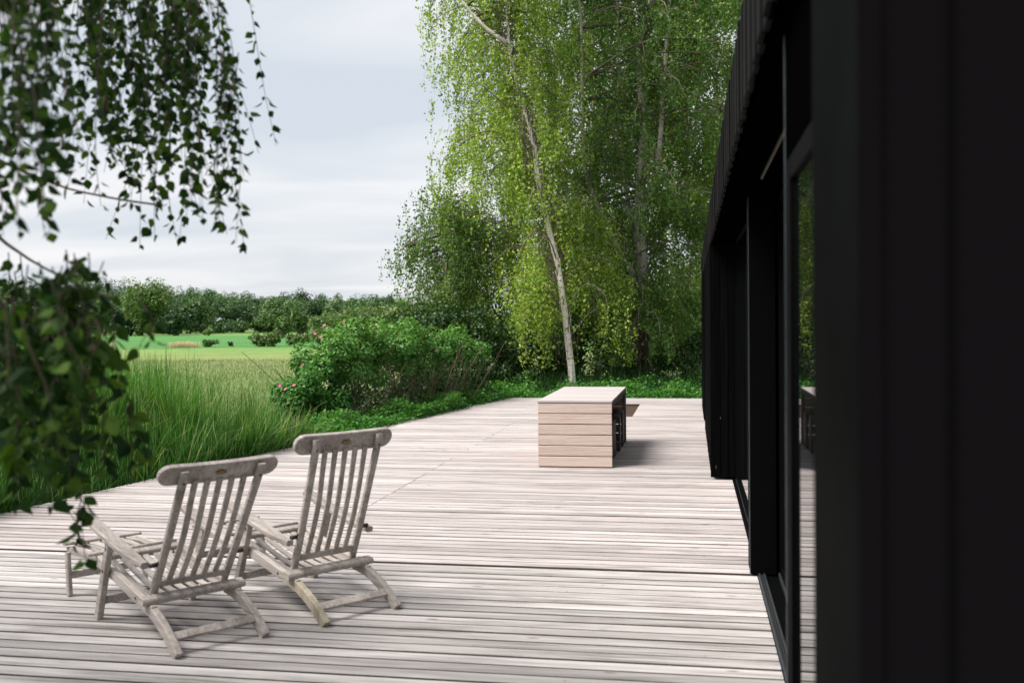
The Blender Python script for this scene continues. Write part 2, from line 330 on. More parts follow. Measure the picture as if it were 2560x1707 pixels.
# ================================================================ deck
PITCH_P = 0.120; GAPW = 0.0095
def deck_left(y): return -6.0 + (y - 7.8)*0.149
rng = random.Random(11)
mb = MB()                                                      # joists and the dark void under the boards
mb.add([(deck_left(-1.45)+0.05, -1.45, -0.06), (0.18, -1.45, -0.06), (0.66, 21.45, -0.06), (deck_left(21.45)+0.05, 21.45, -0.06),
        (deck_left(-1.45)+0.05, -1.45, -0.44), (0.18, -1.45, -0.44), (0.66, 21.45, -0.44), (deck_left(21.45)+0.05, 21.45, -0.44)],
       [(0, 1, 2, 3), (4, 7, 6, 5), (0, 4, 5, 1), (1, 5, 6, 2), (2, 6, 7, 3), (3, 7, 4, 0)])
deck = tag(mb.build('deck', M['under']), kind='structure')
HATCH = (-2.25, -1.01, 17.22, 19.93)
def plank_mesh(x0a, x0b, x1, y0, y1, z):
    """rounded top edges; left end may run on the slant of the deck edge"""
    c = 0.0085; w = y1 - y0
    sec = [(0, -0.028), (0, -c*1.2), (c*0.45, -c*0.40), (c*2.0, 0.0), (w-c*2.0, 0.0), (w-c*0.45, -c*0.40), (w, -c*1.2), (w, -0.028)]
    cup = rng.uniform(-0.0012, 0.0012); xs = (x0a + x0b)/2; ym = (y0+y1)/2
    v = []
    for (yy_, zz) in sec:
        f = yy_/w; v.append((x0a + (x0b-x0a)*f - (x0a+x1)/2, y0 + yy_ - ym, zz))
    for (yy_, zz) in sec: v.append((x1 - (x0a+x1)/2, y0 + yy_ - ym, zz + cup))
    n = 8; f = [(j, (j+1) % n, n+(j+1) % n, n+j) for j in range(n)]
    f = [tuple(reversed(q)) for q in f] + [tuple(range(n)), tuple(range(2*n-1, n-1, -1))]
    me = bpy.data.meshes.new('plank'); me.from_pydata(v, [], f)
    sm = [True]*n + [False, False]; sm[n-1] = False; sm[0] = False; sm[n-2] = False
    me.polygons.foreach_set("use_smooth", [False]*len(f)); me.materials.append(M['deck_grey'] if y0 < 6.5 else M['deck']); me.materials.append(M['deck_edge'])
    me.polygons.foreach_set("material_index", [1, 1, 0, 0, 0, 1, 1, 1, 0, 0]); me.update()
    return me, ((x0a+x1)/2, ym, z)
y = -1.46; row = 0
while y < 21.4:
    y0 = y; y1 = y + PITCH_P - GAPW
    if abs(y0 - 6.50) < 0.06: y0 += 0.0; y1 -= 0.034           # the wide seam across the deck
    jit = rng.uniform(-0.006, 0.006)
    xl = (deck_left(y0)+jit, deck_left(y1)+jit); xr = 0.405 if y0 > 1.71 else 0.186
    cuts = []
    if 7.4 < y0 < 16.0 and (y0 < 10.5 or rng.random() < 0.55): cuts.append((-2.865, 0.007))
    if HATCH[2]-0.02 < y0 < HATCH[3]-0.05: cuts.append(((HATCH[0]+HATCH[1])/2, HATCH[1]-HATCH[0]))
    segs = []; cur = xl
    for cx_, wd in cuts: segs.append((cur, cx_-wd/2)); cur = (cx_+wd/2, cx_+wd/2)
    segs.append((cur, xr))
    for (a, b_) in segs:
        me, loc = plank_mesh(a[0], a[1], b_, y0, y1, rng.uniform(-0.0030, 0.0))
        o = link('plank', me, None, deck, loc); o.rotation_euler = (rng.uniform(-0.013, 0.013), 0, rng.uniform(-.0004, .0004))
    y += PITCH_P; row += 1
y = HATCH[2]                                                    # the sunken brown hatch floor
while y < HATCH[3]-0.1:
    mb = MB(); mb.box((HATCH[0]+0.01-(HATCH[0]+HATCH[1])/2, -0.055, -0.02), (HATCH[1]-0.01-(HATCH[0]+HATCH[1])/2, 0.055, 0.0), 0.003)
    mb.build('hatch_board', M['hatch'], deck, ((HATCH[0]+HATCH[1])/2, y+0.06, -0.036)); y += 0.12
mb = MB()                                                       # fine debris blown against the house
for i in range(250):
    x = 0.35 - abs(rng.gauss(0, 0.65)) if i < 170 else rng.uniform(-4.5, .3); yy_ = rng.uniform(7.5, 17) if i < 170 else rng.uniform(4.4, 9.0); s = rng.uniform(0.006, 0.02); a = rng.uniform(0, 6.28)
    mb.add([(x, yy_, 0.0025), (x+math.cos(a)*s, yy_+math.sin(a)*s, 0.006), (x+math.cos(a+0.6)*s*0.6, yy_+math.sin(a+0.6)*s*0.6, 0.003)], [(0, 1, 2)])
tag(mb.build('leaf_litter', M['twig']), 'scattered dark bits of leaf litter on the deck near the house', 'litter', kind='stuff')

# ================================================================ the black house
house = tag(empty('timber_house', (3.0, 8.0, 0)), 'black timber clad house with tall glass doors along the deck', 'house')
def hb(name, lo, hi, mat, ch=0.0):
    mb = MB(); c = [(a+b)/2 for a, b in zip(lo, hi)]
    mb.box([a-k for a, k in zip(lo, c)], [a-k for a, k in zip(hi, c)], ch)
    return mb.build(name, mat, house, (c[0]-3.0, c[1]-8.0, c[2]))
WX = 0.215
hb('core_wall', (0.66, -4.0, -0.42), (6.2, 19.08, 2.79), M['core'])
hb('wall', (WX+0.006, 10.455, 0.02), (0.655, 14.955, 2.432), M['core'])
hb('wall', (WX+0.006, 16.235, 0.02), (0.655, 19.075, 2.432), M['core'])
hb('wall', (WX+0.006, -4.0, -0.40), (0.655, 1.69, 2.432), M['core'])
hb('soffit', (0.232, -3.99, 2.436), (0.655, 19.07, 2.47), M['soffit'])
hb('roof', (0.222, -4.02, 2.795), (6.25, 19.12, 2.86), M['core'], 0.008)
hb('fascia_backing', (0.222, -4.0, 2.475), (0.24, 19.09, 2.79), M['core'])
def board_proto(w, h, th=0.018, name='cladding_board'):
    mb = MB(); mb.box((-th/2, -w/2, -h/2), (th/2, w/2, h/2), 0.003); return mb.mesh(name)
def boards(ya, yb, za, zb, xo, w, gap, mat, jx=0.004, name='cladding_board', jz=0.0):
    n = max(1, round((yb-ya)/(w+gap))); p = (yb-ya)/n; me = board_proto(p-gap, zb-za, name=name); me.materials.append(mat)
    for i in range(n):
        o = bpy.data.objects.new(name, me); COL.objects.link(o); o.parent = house
        o.location = (xo - 3.0 - rng.uniform(0, jx) - (0.007 if i % 2 else 0), ya + p*(i+0.5) - 8.0, (za+zb)/2 + rng.uniform(-jz, jz))
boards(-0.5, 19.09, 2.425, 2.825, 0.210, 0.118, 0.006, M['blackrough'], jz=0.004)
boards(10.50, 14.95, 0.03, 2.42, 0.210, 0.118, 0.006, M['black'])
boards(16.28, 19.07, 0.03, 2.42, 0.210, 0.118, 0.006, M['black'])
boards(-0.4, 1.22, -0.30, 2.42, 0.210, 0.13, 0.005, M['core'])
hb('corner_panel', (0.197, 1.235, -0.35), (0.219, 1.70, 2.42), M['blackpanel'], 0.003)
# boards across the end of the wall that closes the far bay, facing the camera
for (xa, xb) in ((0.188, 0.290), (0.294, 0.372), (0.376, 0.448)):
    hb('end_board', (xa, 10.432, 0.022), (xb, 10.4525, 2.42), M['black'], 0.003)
for (xx, zz, rr) in ((0.287, 0.62, 0.012), (0.240, 0.11, 0.016)):
    hb('scratch', (xx, 10.4285, zz), (xx+0.003, 10.4315, zz+rr*2.2), M['strip'])
# far bay glazing (Y 6.8 - 10.43)
GX = 0.452
def pane(ya, yb, za, zb, xo, side=0.05, name='glass_door', rail=0.05, post=True):
    g = hb(name, (xo, ya+side, za+rail), (xo+0.02, yb-side, zb-rail), M['glass'])
    kids = [((xo-0.012, ya, za), (xo+0.036, ya+side-0.001, zb)), ((xo-0.012, yb-side+0.001, za), (xo+0.036, yb, zb)),
            ((xo-0.011, ya+side, za), (xo+0.035, yb-side, za+rail-0.001)), ((xo-0.011, ya+side, zb-rail+0.001), (xo+0.035, yb-side, zb))]
    for nm, (lo, hi) in zip(('stile', 'stile', 'rail', 'rail'), kids):
        mb = MB(); c = [(a+b)/2 for a, b in zip(lo, hi)]; mb.box([a-k for a, k in zip(lo, c)], [a-k for a, k in zip(hi, c)], 0.002)
        gl = g.location; mb.build(nm, M['frame'], g, (c[0]-3.0-gl.x, c[1]-8.0-gl.y, c[2]-gl.z))
    return g
pane(6.80, 10.43, 0.012, 2.42, GX, 0.045, rail=0.022)
pane(14.97, 16.22, 0.012, 2.42, GX, 0.05, rail=0.03)
hb('door_track', (0.412, 6.80, -0.02), (0.436, 10.428, 0.010), M['frame'], 0.002)
hb('door_track', (0.439, 6.80, -0.02), (0.451, 10.428, 0.016), M['track'], 0.002)
# door leaf slid open, end on (Y 6.53 - 6.78)
hb('door_post', (0.365, 6.53, 0.004), (0.530, 6.79, 2.43), M['frame'], 0.004)
hb('post_glint', (0.3605, 6.535, 0.01), (0.3642, 6.55, 2.42), M['track'])  # thin pale strip stands in for a glint on the post
# middle bay: outer track, sill, inner glass
hb('door_track', (0.412, 1.72, -0.02), (0.426, 6.525, 0.014), M['track'], 0.002)
hb('door_track', (0.430, 1.72, -0.02), (0.441, 6.525, 0.006), M['gap'])
hb('door_track', (0.445, 1.72, -0.02), (0.456, 6.525, 0.016), M['track'], 0.002)
hb('sill', (0.459, 1.72, -0.05), (0.535, 6.525, -0.004), M['frame'])
hb('door_track', (0.538, 1.72, -0.02), (0.552, 6.525, 0.022), M['track'], 0.002)
pane(1.75, 6.52, 0.024, 2.42, 0.558, 0.05, rail=0.04)
# near sliding door leaf standing proud
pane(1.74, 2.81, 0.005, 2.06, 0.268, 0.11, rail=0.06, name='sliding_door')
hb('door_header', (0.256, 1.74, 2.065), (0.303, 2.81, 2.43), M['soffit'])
hb('edge_glint', (0.2525, 2.800, 0.02), (0.2555, 2.812, 2.40), M['track'])  # bluish metal strip drawn as the highlight along the glass edge
for (ya, yb) in ((3.35, 4.16), (4.32, 5.75)):
    hb('head_strip', (0.388, ya, 2.420), (0.398, yb, 2.4345), M['strip'])

# ================================================================ table
TX0, TX1, TY0, TY1, TH = -1.722, -0.876, 11.13, 13.58, 0.75
tcx, tcy = (TX0+TX1)/2, (TY0+TY1)/2
table = tag(empty('outdoor_table', (tcx, tcy, 0)), 'long box shaped wooden table with plank ends standing on the deck', 'table')
def tb(name, lo, hi, mat, ch=0.003, parent=None):
    mb = MB(); c = [(a+b)/2 for a, b in zip(lo, hi)]; mb.box([a-k for a, k in zip(lo, c)], [a-k for a, k in zip(hi, c)], ch)
    return mb.build(name, mat, table if parent is None else parent, (c[0]-tcx, c[1]-tcy, c[2]))
n = 20; p = (TY1-TY0)/n
for i in range(n): tb('top_board', (TX0, TY0+p*i+(0.0 if i == 0 else 0.0012), TH-0.024), (TX1, TY0+p*(i+1)-0.0012, TH), M['tabletop'] if i else M['tabletop'], 0.002)
bh = (TH-0.028)/6
for k in range(6):
    z0 = 0.006 + bh*k; z1 = z0 + bh - 0.007
    tb('end_board', (TX0+0.002+rng.uniform(0, .003), TY0+0.002+rng.uniform(0, 0.004), z0+rng.uniform(0, .002)), (TX1-0.002-rng.uniform(0, .003), TY0+0.030, z1-rng.uniform(0, .002)), M['table'])
    tb('end_board', (TX0+0.002, TY1-0.030, z0), (TX1-0.002, TY1-0.002, z1), M['table'])
    tb('side_board', (TX0+0.002, TY0+0.034, z0), (TX0+0.028, TY1-0.034, z1), M['table'])
for x in (TX0+0.035, TX1-0.045):
    tb('batten', (x, TY0+0.033, 0.003), (x+0.04, TY0+0.060, TH-0.027), M['stool']); tb('batten', (x, TY1-0.060, 0.003), (x+0.04, TY1-0.033, TH-0.027), M['stool'])
tb('shaded_apron', (TX1-0.034, TY0+0.064, TH-0.085), (TX1-0.012, TY1-0.064, TH-0.026), M['stool'])  # dark tone stands in for the shaded side under the top
tb('gap_backing', (TX0+0.004, TY0+0.031, 0.01), (TX1-0.06, TY0+0.0335, TH-0.03), M['gap'], 0)  # dark sheet added behind the front boards to blacken their gaps
def stool(x, y, rz, label):
    s = tag(empty('slatted_stool', (x, y, 0), rz), label, 'stool', 'dark slatted stools under the table')
    for i in range(4):
        mb = MB(); mb.box((-0.046, -0.19, -0.011), (0.046, 0.19, 0.011), 0.003); mb.build('seat_board', M['stool'], s, (-0.144+0.096*i, 0, 0.434))
    for sx_ in (-1, 1):
        for i in range(4):
            mb = MB(); mb.box((-0.010, -0.043, -0.205), (0.010, 0.043, 0.205), 0.003)
            mb.build('side_slat', M['stool'], s, (sx_*0.182, -0.144+0.096*i, 0.213))
        mb = MB(); mb.box((-0.170, -0.012, -0.03), (0.170, 0.012, 0.03), 0.003); mb.build('cross_rail', M['stool'], s, (0, sx_*0.165, 0.385))
stool(-1.092, 12.75, 0.04, 'dark slatted stool under the table, middle one of the row')
stool(-1.11, 11.98, -0.03, 'dark slatted stool under the table nearest to the plank front end')
stool(-1.085, 13.26, 0.02, 'dark slatted stool under the table nearest to its far end')

# ================================================================ deck chairs
def deck_chair(loc, rz, alpha, label, rs):
    rg = random.Random(rs)
    ch = tag(empty('deck_chair', (loc[0], loc[1], 0), rz), label, 'deck chair', 'pair of folding deck chairs on the deck')
    X = (1, 0, 0); mt = M['teak']
    def sweep(name, pts, side, w, t_, ch_=0.005, parent=None, **k):
        mb = MB(); mb.sweep(pts, side, w, t_, ch_, **k); return mb.build(name, mt, ch if parent is None else parent)
    def rod(name, a, b, r, mat=None, parent=None):
        mb = MB(); mb.tube([a, b], r, 10); return mb.build(name, mat or mt, ch if parent is None else parent)
    for s in (-1, 1):
        x = 0.236*s
        rail = sweep('side_rail', smooth_path([(x, 1.03, 0.300), (x, 0.80, 0.262), (x, 0.58, 0.220), (x, 0.40, 0.188), (x, 0.30, 0.170)], 9), X, 0.034, 0.060)
        rod('bolt', (x + s*0.0155, 0.50, 0.205), (x + s*0.019, 0.50, 0.205), 0.008, M['bolt'], rail)
        rl = sweep('rear_leg', smooth_path([(x-s*0.003, 0.44, 0.186), (x, 0.33, 0.172), (x, 0.22, 0.134), (x, 0.12, 0.083), (x, 0.045, 0.030), (x, 0.016, 0.006)], 11), X, 0.038, 0.060)
        if rs == 2 and s == -1: rl.data.materials[0] = M['lichen']
        fx = 0.272*s
        leg = sweep('front_leg', [(fx, 0.985, 0.004), (fx, 0.80, 0.455)], X, 0.034, 0.052)
        rod('bolt', (fx + s*0.0155, 0.866, 0.29), (fx + s*0.019, 0.866, 0.29), 0.009, M['bolt'], leg)
        rod('bolt', (fx + s*0.0155, 0.812, 0.42), (fx + s*0.019, 0.812, 0.42), 0.008, M['bolt'], leg)
        arm_p = smooth_path([(fx*0.985, 0.33, 0.408), (fx*0.99, 0.47, 0.424), (fx, 0.62, 0.452), (fx, 0.86, 0.496), (fx*1.02, 1.06, 0.540)], 11)
        ws = [0.042, 0.046, 0.056, 0.070, 0.076, 0.077, 0.078, 0.078, 0.078, 0.076, 0.066]
        sweep('armrest', arm_p, X, 0.06, 0.034, 0.007, ws=ws)
        sweep('footrest_rail', [(0.205*s, 1.06, 0.296), (0.205*s, 1.40, 0.285), (0.205*s, 1.66, 0.262)], X, 0.026, 0.042)
        sweep('footrest_leg', [(0.232*s, 1.575, 0.004), (0.232*s, 1.60, 0.262)], X, 0.026, 0.042)
    # seat
    mb = MB(); mb.sweep([(-0.285, 0.352, 0.222), (0.285, 0.352, 0.222)], (0, 0.97, 0.22), 0.066, 0.034, 0.008); mb.build('rear_rail', mt, ch)
    mb = MB(); mb.sweep([(-0.22, 1.015, 0.330), (0.22, 1.015, 0.330)], (0, 0.97, 0.22), 0.055, 0.028, 0.006); mb.build('front_rail', mt, ch)
    for i in range(7):
        x = -0.186 + 0.062*i
        sweep('seat_slat', smooth_path([(x, 1.015, 0.318), (x, 0.86, 0.276), (x, 0.68, 0.238), (x, 0.50, 0.216), (x, 0.36, 0.212)], 9), X, 0.036, 0.015, 0.004)
    mb = MB(); mb.sweep([(-0.221, 0.62, 0.203), (0.221, 0.62, 0.203)], (0, 0, 1), 0.035, 0.022, 0.004); mb.build('seat_bearer', mt, ch)
    mb = MB(); mb.sweep([(-0.218, 0.105, 0.083), (0.218, 0.105, 0.083)], (0, 0.75, 0.66), 0.046, 0.020, 0.004); mb.build('rear_stretcher', mt, ch)
    mb = MB(); mb.sweep([(-0.256, 0.942, 0.108), (0.256, 0.942, 0.108)], (0, 0.3, 0.95), 0.045, 0.020, 0.004); mb.build('front_stretcher', mt, ch)
    mb = MB(); mb.sweep([(-0.218, 1.583, 0.125), (0.218, 1.583, 0.125)], (0, 0, 1), 0.040, 0.020, 0.004); mb.build('footrest_stretcher', mt, ch)
    rod('dowel', (-0.262, 1.165, 0.325), (0.262, 1.165, 0.325), 0.012)
    for i in range(5):
        x = -0.15 + 0.075*i
        sweep('footrest_slat', [(x, 1.13, 0.303), (x, 1.40, 0.308), (x, 1.655, 0.290)], X, 0.040, 0.014, 0.004)
    mb = MB(); mb.sweep([(-0.235, 1.652, 0.305), (0.235, 1.652, 0.305)], (0, 1, -0.1), 0.05, 0.018, 0.006); mb.build('footrest_edge', mt, ch)
    # back
    ca, sa = math.cos(alpha), math.sin(alpha); B0 = Vector((0, 0.43, 0.205))
    def bp(x, s_, n_=0.0): return Vector((x, B0.y - sa*s_ + ca*n_, B0.z + ca*s_ + sa*n_))
    for s in (-1, 1):
        st = sweep('back_stile', smooth_path([bp(0.196*s, 0.0), bp(0.198*s, 0.25, -0.006), bp(0.202*s, 0.55, -0.004), bp(0.206*s, 0.80), bp(0.207*s, 0.832, 0.002), bp(0.207*s, 0.848, 0.008)], 12), X, 0.040, 0.034, 0.008)
        rod('bolt', bp(0.205*s, 0.79, -0.0155), bp(0.205*s, 0.79, -0.0185), 0.007, M['bolt'], st)
        rod('bolt', bp(0.198*s + s*0.0175, 0.262, -0.005), bp(0.198*s + s*0.021, 0.262, -0.005), 0.009, M['bolt'], st)
    for s in (-1, 1): rod('dowel_end', bp(0.219*s, 0.245, 0.0), bp(0.258*s, 0.245, 0.0), 0.012, M['bolt'])
    sweep('lower_back_rail', [bp(-0.181, 0.105), bp(0.181, 0.105)], (0, -sa, ca), 0.044, 0.022, 0.005)
    for i in range(5):
        x = -0.128 + 0.064*i; x1 = x*1.03
        sweep('back_slat', smooth_path([bp(x, 0.12, 0.0), bp(x, 0.28, -0.014), bp(x, 0.46, -0.016), bp(x1, 0.64, 0.002), bp(x1, 0.775, 0.014)], 9), X, 0.032, 0.016, 0.004)
    # crest rail: a stadium outline, slightly bowed, with thickness
    N = 12; hw, hh, th = 0.322, 0.058, 0.030; outl = []
    for k in range(N+1):
        a = -math.pi/2 + math.pi*k/N; outl.append((hw-hh+math.cos(a)*hh, math.sin(a)*hh))
    for q in (0.66, 0.33, 0.0, -0.33, -0.66): outl.append((q*(hw-hh), hh))
    for k in range(N+1):
        a = math.pi/2 + math.pi*k/N; outl.append((-(hw-hh)+math.cos(a)*hh, math.sin(a)*hh))
    for q in (-0.66, -0.33, 0.0, 0.33, 0.66): outl.append((q*(hw-hh), -hh))
    c_s = 0.808; n0 = 0.032
    mb = MB(); m = len(outl); vs = []
    rings = ((-th/2, 0.94), (-th/2+0.004, 1.0), (th/2-0.004, 1.0), (th/2, 0.94))
    for off, k in rings:
        for (u, w) in outl:
            kk = k if k == 1 else 1; sh = 0.004 if k != 1 else 0.0; r_ = math.hypot(u - max(-hw+hh, min(hw-hh, u)), w); 
            u2_ = u - (sh*(u - max(-hw+hh, min(hw-hh, u)))/max(r_, 1e-6)); w2_ = w - sh*w/max(abs(w) if abs(u) < hw-hh else r_, 1e-6)
            vs.append(bp(u2_, c_s + w2_, n0 + off + 0.10*u*u))
    fs = []
    for rI in range(3):
        for j in range(m):
            a0 = rI*m+j; a1 = rI*m+(j+1) % m; fs.append((a0, a0+m, a1+m, a1))
    # caps as strips between the top and the bottom run
    for base, flip in ((0, False), (3*m, True)):
        i, j = 0, m - 6
        lo_i = list(range(0, (N+1)//2+1)); 
        f = list(range(m)); fs.append(tuple(base+q for q in (f if not flip else reversed(f))))
    mb.add(vs, fs); crest = mb.build('crest_rail', mt, ch)
    # oval brass plate
    ctr = bp(0.0, c_s + 0.002, n0 - th/2 - 0.0012)
    def oval(name, a, b, off, mat, par):
        mb = MB(); vs = []; K = 24
        for q in (0.0, -0.0012):
            for k in range(K):
                an = 2*math.pi*k/K; vs.append(bp(math.cos(an)*a, c_s+0.002+math.sin(an)*b, n0-th/2-0.0004+q-off))
        fs = [(k, (k+1) % K, K+(k+1) % K, K+k) for k in range(K)] + [tuple(K+k for k in range(K))]
        mb.add(vs, fs); return mb.build(name, mat, par)
    pl = oval('name_plate', 0.030, 0.0135, 0.0, M['engrave'], crest)
    mb = MB(); vs = []; K = 24; fs = []
    pv = oval('plate_face', 0.027, 0.0112, 0.0009, M['brass'], crest)
    for o in ch.children: pass
    return ch
deck_chair((-2.335, 4.670), R(52.5), R(33), 'grey weathered deck chair in front, more reclined, with an oval brass plate', 1)
deck_chair((-1.800, 5.270), R(52.5), R(21), 'grey weathered deck chair behind to the right with the more upright back', 2)
# ================================================================ vegetation generators
def hash01(a): return (math.sin(a*12.9898)*43758.5453) % 1.0
def birch(name, label, base, trunks, env, nbr, spb, slen, leaf, mat, bark, seed, depth, zmin=0.6, zr=(1.2, 13.0), lp=34, limbs=(), cat='tree', droop=1.0, rise=0.5, twigs=True, group=None, hole=-9.0, back=0.0, clear=0.8, cw=0.17):
    """trunks: list of (world pts, r0, r1); env: list of (z, xl, xr); branches leave the first trunk"""
    rg = np.random.default_rng(seed); rr = random.Random(seed)
    root = tag(empty(name, base), label, cat, group); B = Vector(base)
    paths = []
    for k, (pts, r0, r1) in enumerate(trunks):
        n = 26; pp = smooth_path([Vector(p) for p in pts], n)
        pp = [q + Vector((rr.gauss(0, .012), rr.gauss(0, .012), 0)) for q in pp]
        rad = [(r0 + (r1-r0)*(i/(n-1))**0.85)*(1+0.25*max(0, 1-i/2.0) if k == 0 else 1) for i in range(n)]
        mb = MB(); mb.tube([q-B for q in pp], rad, 12); mb.build('trunk' if k == 0 else 'stem', bark, root); paths.append(pp)
    ez = [e[0] for e in env]; el = [e[1] for e in env]; er = [e[2] for e in env]
    y0 = trunks[0][0][0][1] + back
    mb = MB(); tops = []
    for b in range(nbr):
        z = zr[0] + (zr[1]-zr[0])*((b+rr.random())/nbr); zt_ = z - rise*0.5; ok = [q_ for q_ in paths if q_[0].z <= zt_ + .3 and q_[-1].z >= zt_ - .6] or [paths[0]]; pth = ok[rr.randrange(len(ok))]
        o = min(pth, key=lambda q: abs(q.z - (z - rise*0.5))); xl, xr = float(np.interp(z, ez, el)), float(np.interp(z, ez, er))
        ph = rr.uniform(0, 6.283); u = rr.uniform(0.55, 1.0); cx_ = (xl+xr)/2
        T = Vector((cx_ + (xr-xl)/2*math.cos(ph)*u, y0 + depth*math.sin(ph)*u, z + rr.uniform(-.3, .3)))
        mid = (o+T)/2 + Vector((0, 0, rise*rr.uniform(.5, 1.2)))
        pp = smooth_path([o, mid, T, T + (T-mid)*0.25 - Vector((0, 0, .35*droop))], 9); L = (T-o).length
        mb.tube([q-B for q in pp], [max(0.004, (0.010+0.009*L)*(1-i/9.5)) for i in range(9)], 5, cap=False)
        ns = int(spb*(0.5+0.28*L)*rr.uniform(.6, 1.3))
        for s in range(ns):
            t_ = rr.random()**0.75; q = pp[min(8, int(t_*8.99))]
            tops.append((q.x+rr.gauss(0, .22), q.y+rr.gauss(0, .22), q.z+rr.gauss(0, .10)))
    for (pts, r0, r1) in limbs:
        pp = smooth_path([Vector(p) for p in pts], 10); mb.tube([q-B for q in pp], [r0+(r1-r0)*i/9 for i in range(10)], 7)
    mb.build('branches', M['limb'], root)
    tops = np.array([q for q in tops if noise.noise(Vector(q)*0.75) > hole])
    L = rg.uniform(slen[0], slen[1], len(tops))*rg.uniform(.6, 1.2, len(tops)); L = np.minimum(L, np.maximum(0.15, tops[:, 2]-zmin))
    keep = tops[:, 2] > zmin; tops, L = tops[keep], L[keep]
    cnt = np.maximum(3, (L*lp).astype(int)); idx = np.repeat(np.arange(len(tops)), cnt); N = len(idx)
    s = rg.random(N); d = rg.normal(0, 0.12, (len(tops), 2))
    P = np.empty((N, 3)); P[:, 0] = tops[idx, 0] + d[idx, 0]*s*L[idx] + rg.normal(0, .06, N); P[:, 1] = tops[idx, 1] + d[idx, 1]*s*L[idx] + rg.normal(0, .06, N)
    P[:, 2] = tops[idx, 2] - s*L[idx]*droop + rg.normal(0, .02, N)
    A_ = rg.normal(0, .65, (N, 3)); A_[:, 2] -= 0.75
    sz = leaf*rg.uniform(.5, 1.25, N); V = kites(P, sz, sz*.78, A_, rg)
    keep = np.ones(N, bool)                               # stems stay in view where the crown opens
    for pth in paths:
        tz = np.array([q.z for q in pth]); tx = np.array([q.x for q in pth]); ty = np.array([q.y for q in pth]); o_ = np.argsort(tz)
        dx_ = np.abs(P[:, 0] - np.interp(P[:, 2]-.03, tz[o_], tx[o_])); inz = (P[:, 2] > tz.min()) & (P[:, 2] < tz.max())
        gap = np.sin(P[:, 2]*2.3 + seed)*.5 + .5
        keep &= ~(inz & (dx_ < cw*np.where(P[:, 2] < 1.4, 1.7, 1.0)) & (P[:, 1] < np.interp(P[:, 2], tz[o_], ty[o_]) + .1) & (rg.random(N) < np.where(P[:, 2] < 1.4, .97, clear*(.55+.45*gap))))
    V = V[keep]; idx = idx[keep]; N = len(idx)
    tone = np.clip(rg.random(len(tops))[idx]*.55 + rg.random(N)*.5, 0, 1)
    V -= np.array(base); o = link('foliage', quads_mesh('foliage', V, tone), mat, root); o["kind"] = "stuff"
    if twigs:                                             # hanging twigs
        w = 0.0035; a = tops - np.array(base); b = a.copy(); b[:, :2] += d*L[:, None]; b[:, 2] -= L*droop*.92
        q = np.stack([a - [w, 0, 0], a + [w, 0, 0], b + [w*.4, 0, 0], b - [w*.4, 0, 0]], axis=1)
        o = link('twigs', quads_mesh('twigs', q, np.zeros(len(q))), M['twig'], root); o["kind"] = "stuff"
    return root

def bush_cards(lobes, n, size, rg, up=0.25, flat=0.6, inner=0.35, sub=12, subr=0.42, fill=0.35):
    """leaf cards on small lobes that sit on ellipsoids: lobes = (x, y, z, rx, ry, rz)"""
    Ps, Ns = [], []
    for (x, y_, z, rx, ry, rz) in lobes:
        dirs = unit(rg.normal(size=(sub, 3))); dirs[:, 2] = np.where(rg.random(sub) < .72, np.abs(dirs[:, 2]), dirs[:, 2])
        rad = rg.uniform(.45, .95, sub)[:, None]
        C = dirs*rad*np.array([rx, ry, rz]); sr = subr*rg.uniform(.7, 1.25, sub)
        k = rg.integers(0, sub, n); dd = unit(rg.normal(size=(n, 3))); r_ = np.where(rg.random(n) < inner, rg.random(n)**.5, rg.uniform(.82, 1.08, n))
        p = C[k] + dd*(sr[k]*r_)[:, None]*np.array([rx, ry, rz])
        Ps.append(p + np.array([x, y_, z])); Ns.append(unit(dd + np.array([0, 0, up])))
    P = np.concatenate(Ps); Nn = np.concatenate(Ns); N = len(P)
    A_ = unit(np.cross(Nn, rg.normal(size=(N, 3)))); sz = size*rg.uniform(.6, 1.35, N)
    return kites(P, sz, sz*.8, A_, rg, flat, Nn), P

def bush(name, label, base, lobes, n, size, mat, seed, cat='bush', stems=8, stem_h=0.6, tone=(0, 1), group=None, sub=12, subr=0.42, trunk=None, cut=None):
    rg = np.random.default_rng(seed); rr = random.Random(seed); root = tag(empty(name, base), label, cat, group)
    V, P = bush_cards(lobes, n, size, rg, sub=sub, subr=subr)
    if cut is not None: k = P[:, 2] > cut; V = V[k]
    tn = tone[0] + (tone[1]-tone[0])*np.clip(rg.random(len(V))*.7 + .3*rg.random(), 0, 1)
    link('foliage' if cat != 'tree' else 'crown', quads_mesh('foliage', V - np.array(base), tn), mat, root)["kind"] = "stuff"
    mb = MB()
    for i in range(stems):
        lb = lobes[i % len(lobes)]; a = Vector((base[0]+rr.uniform(-.3, .3)*lb[3], base[1]+rr.uniform(-.3, .3)*lb[4], base[2]-.02)) if trunk is None else Vector(base)
        b = Vector((lb[0]+rr.uniform(-.5, .5)*lb[3], lb[1]+rr.uniform(-.5, .5)*lb[4], lb[2]+rr.uniform(-.2, .3)*lb[5])); m = (a+b)/2 + Vector((0, 0, .1))
        r0 = trunk if trunk else 0.02
        mb.tube([q-Vector(base) for q in smooth_path([a, m, b], 6)], [r0*(1-.14*j) for j in range(6)], 6, cap=False)
    mb.build('stems' if trunk is None else 'trunk', M['twig'], root)
    return root

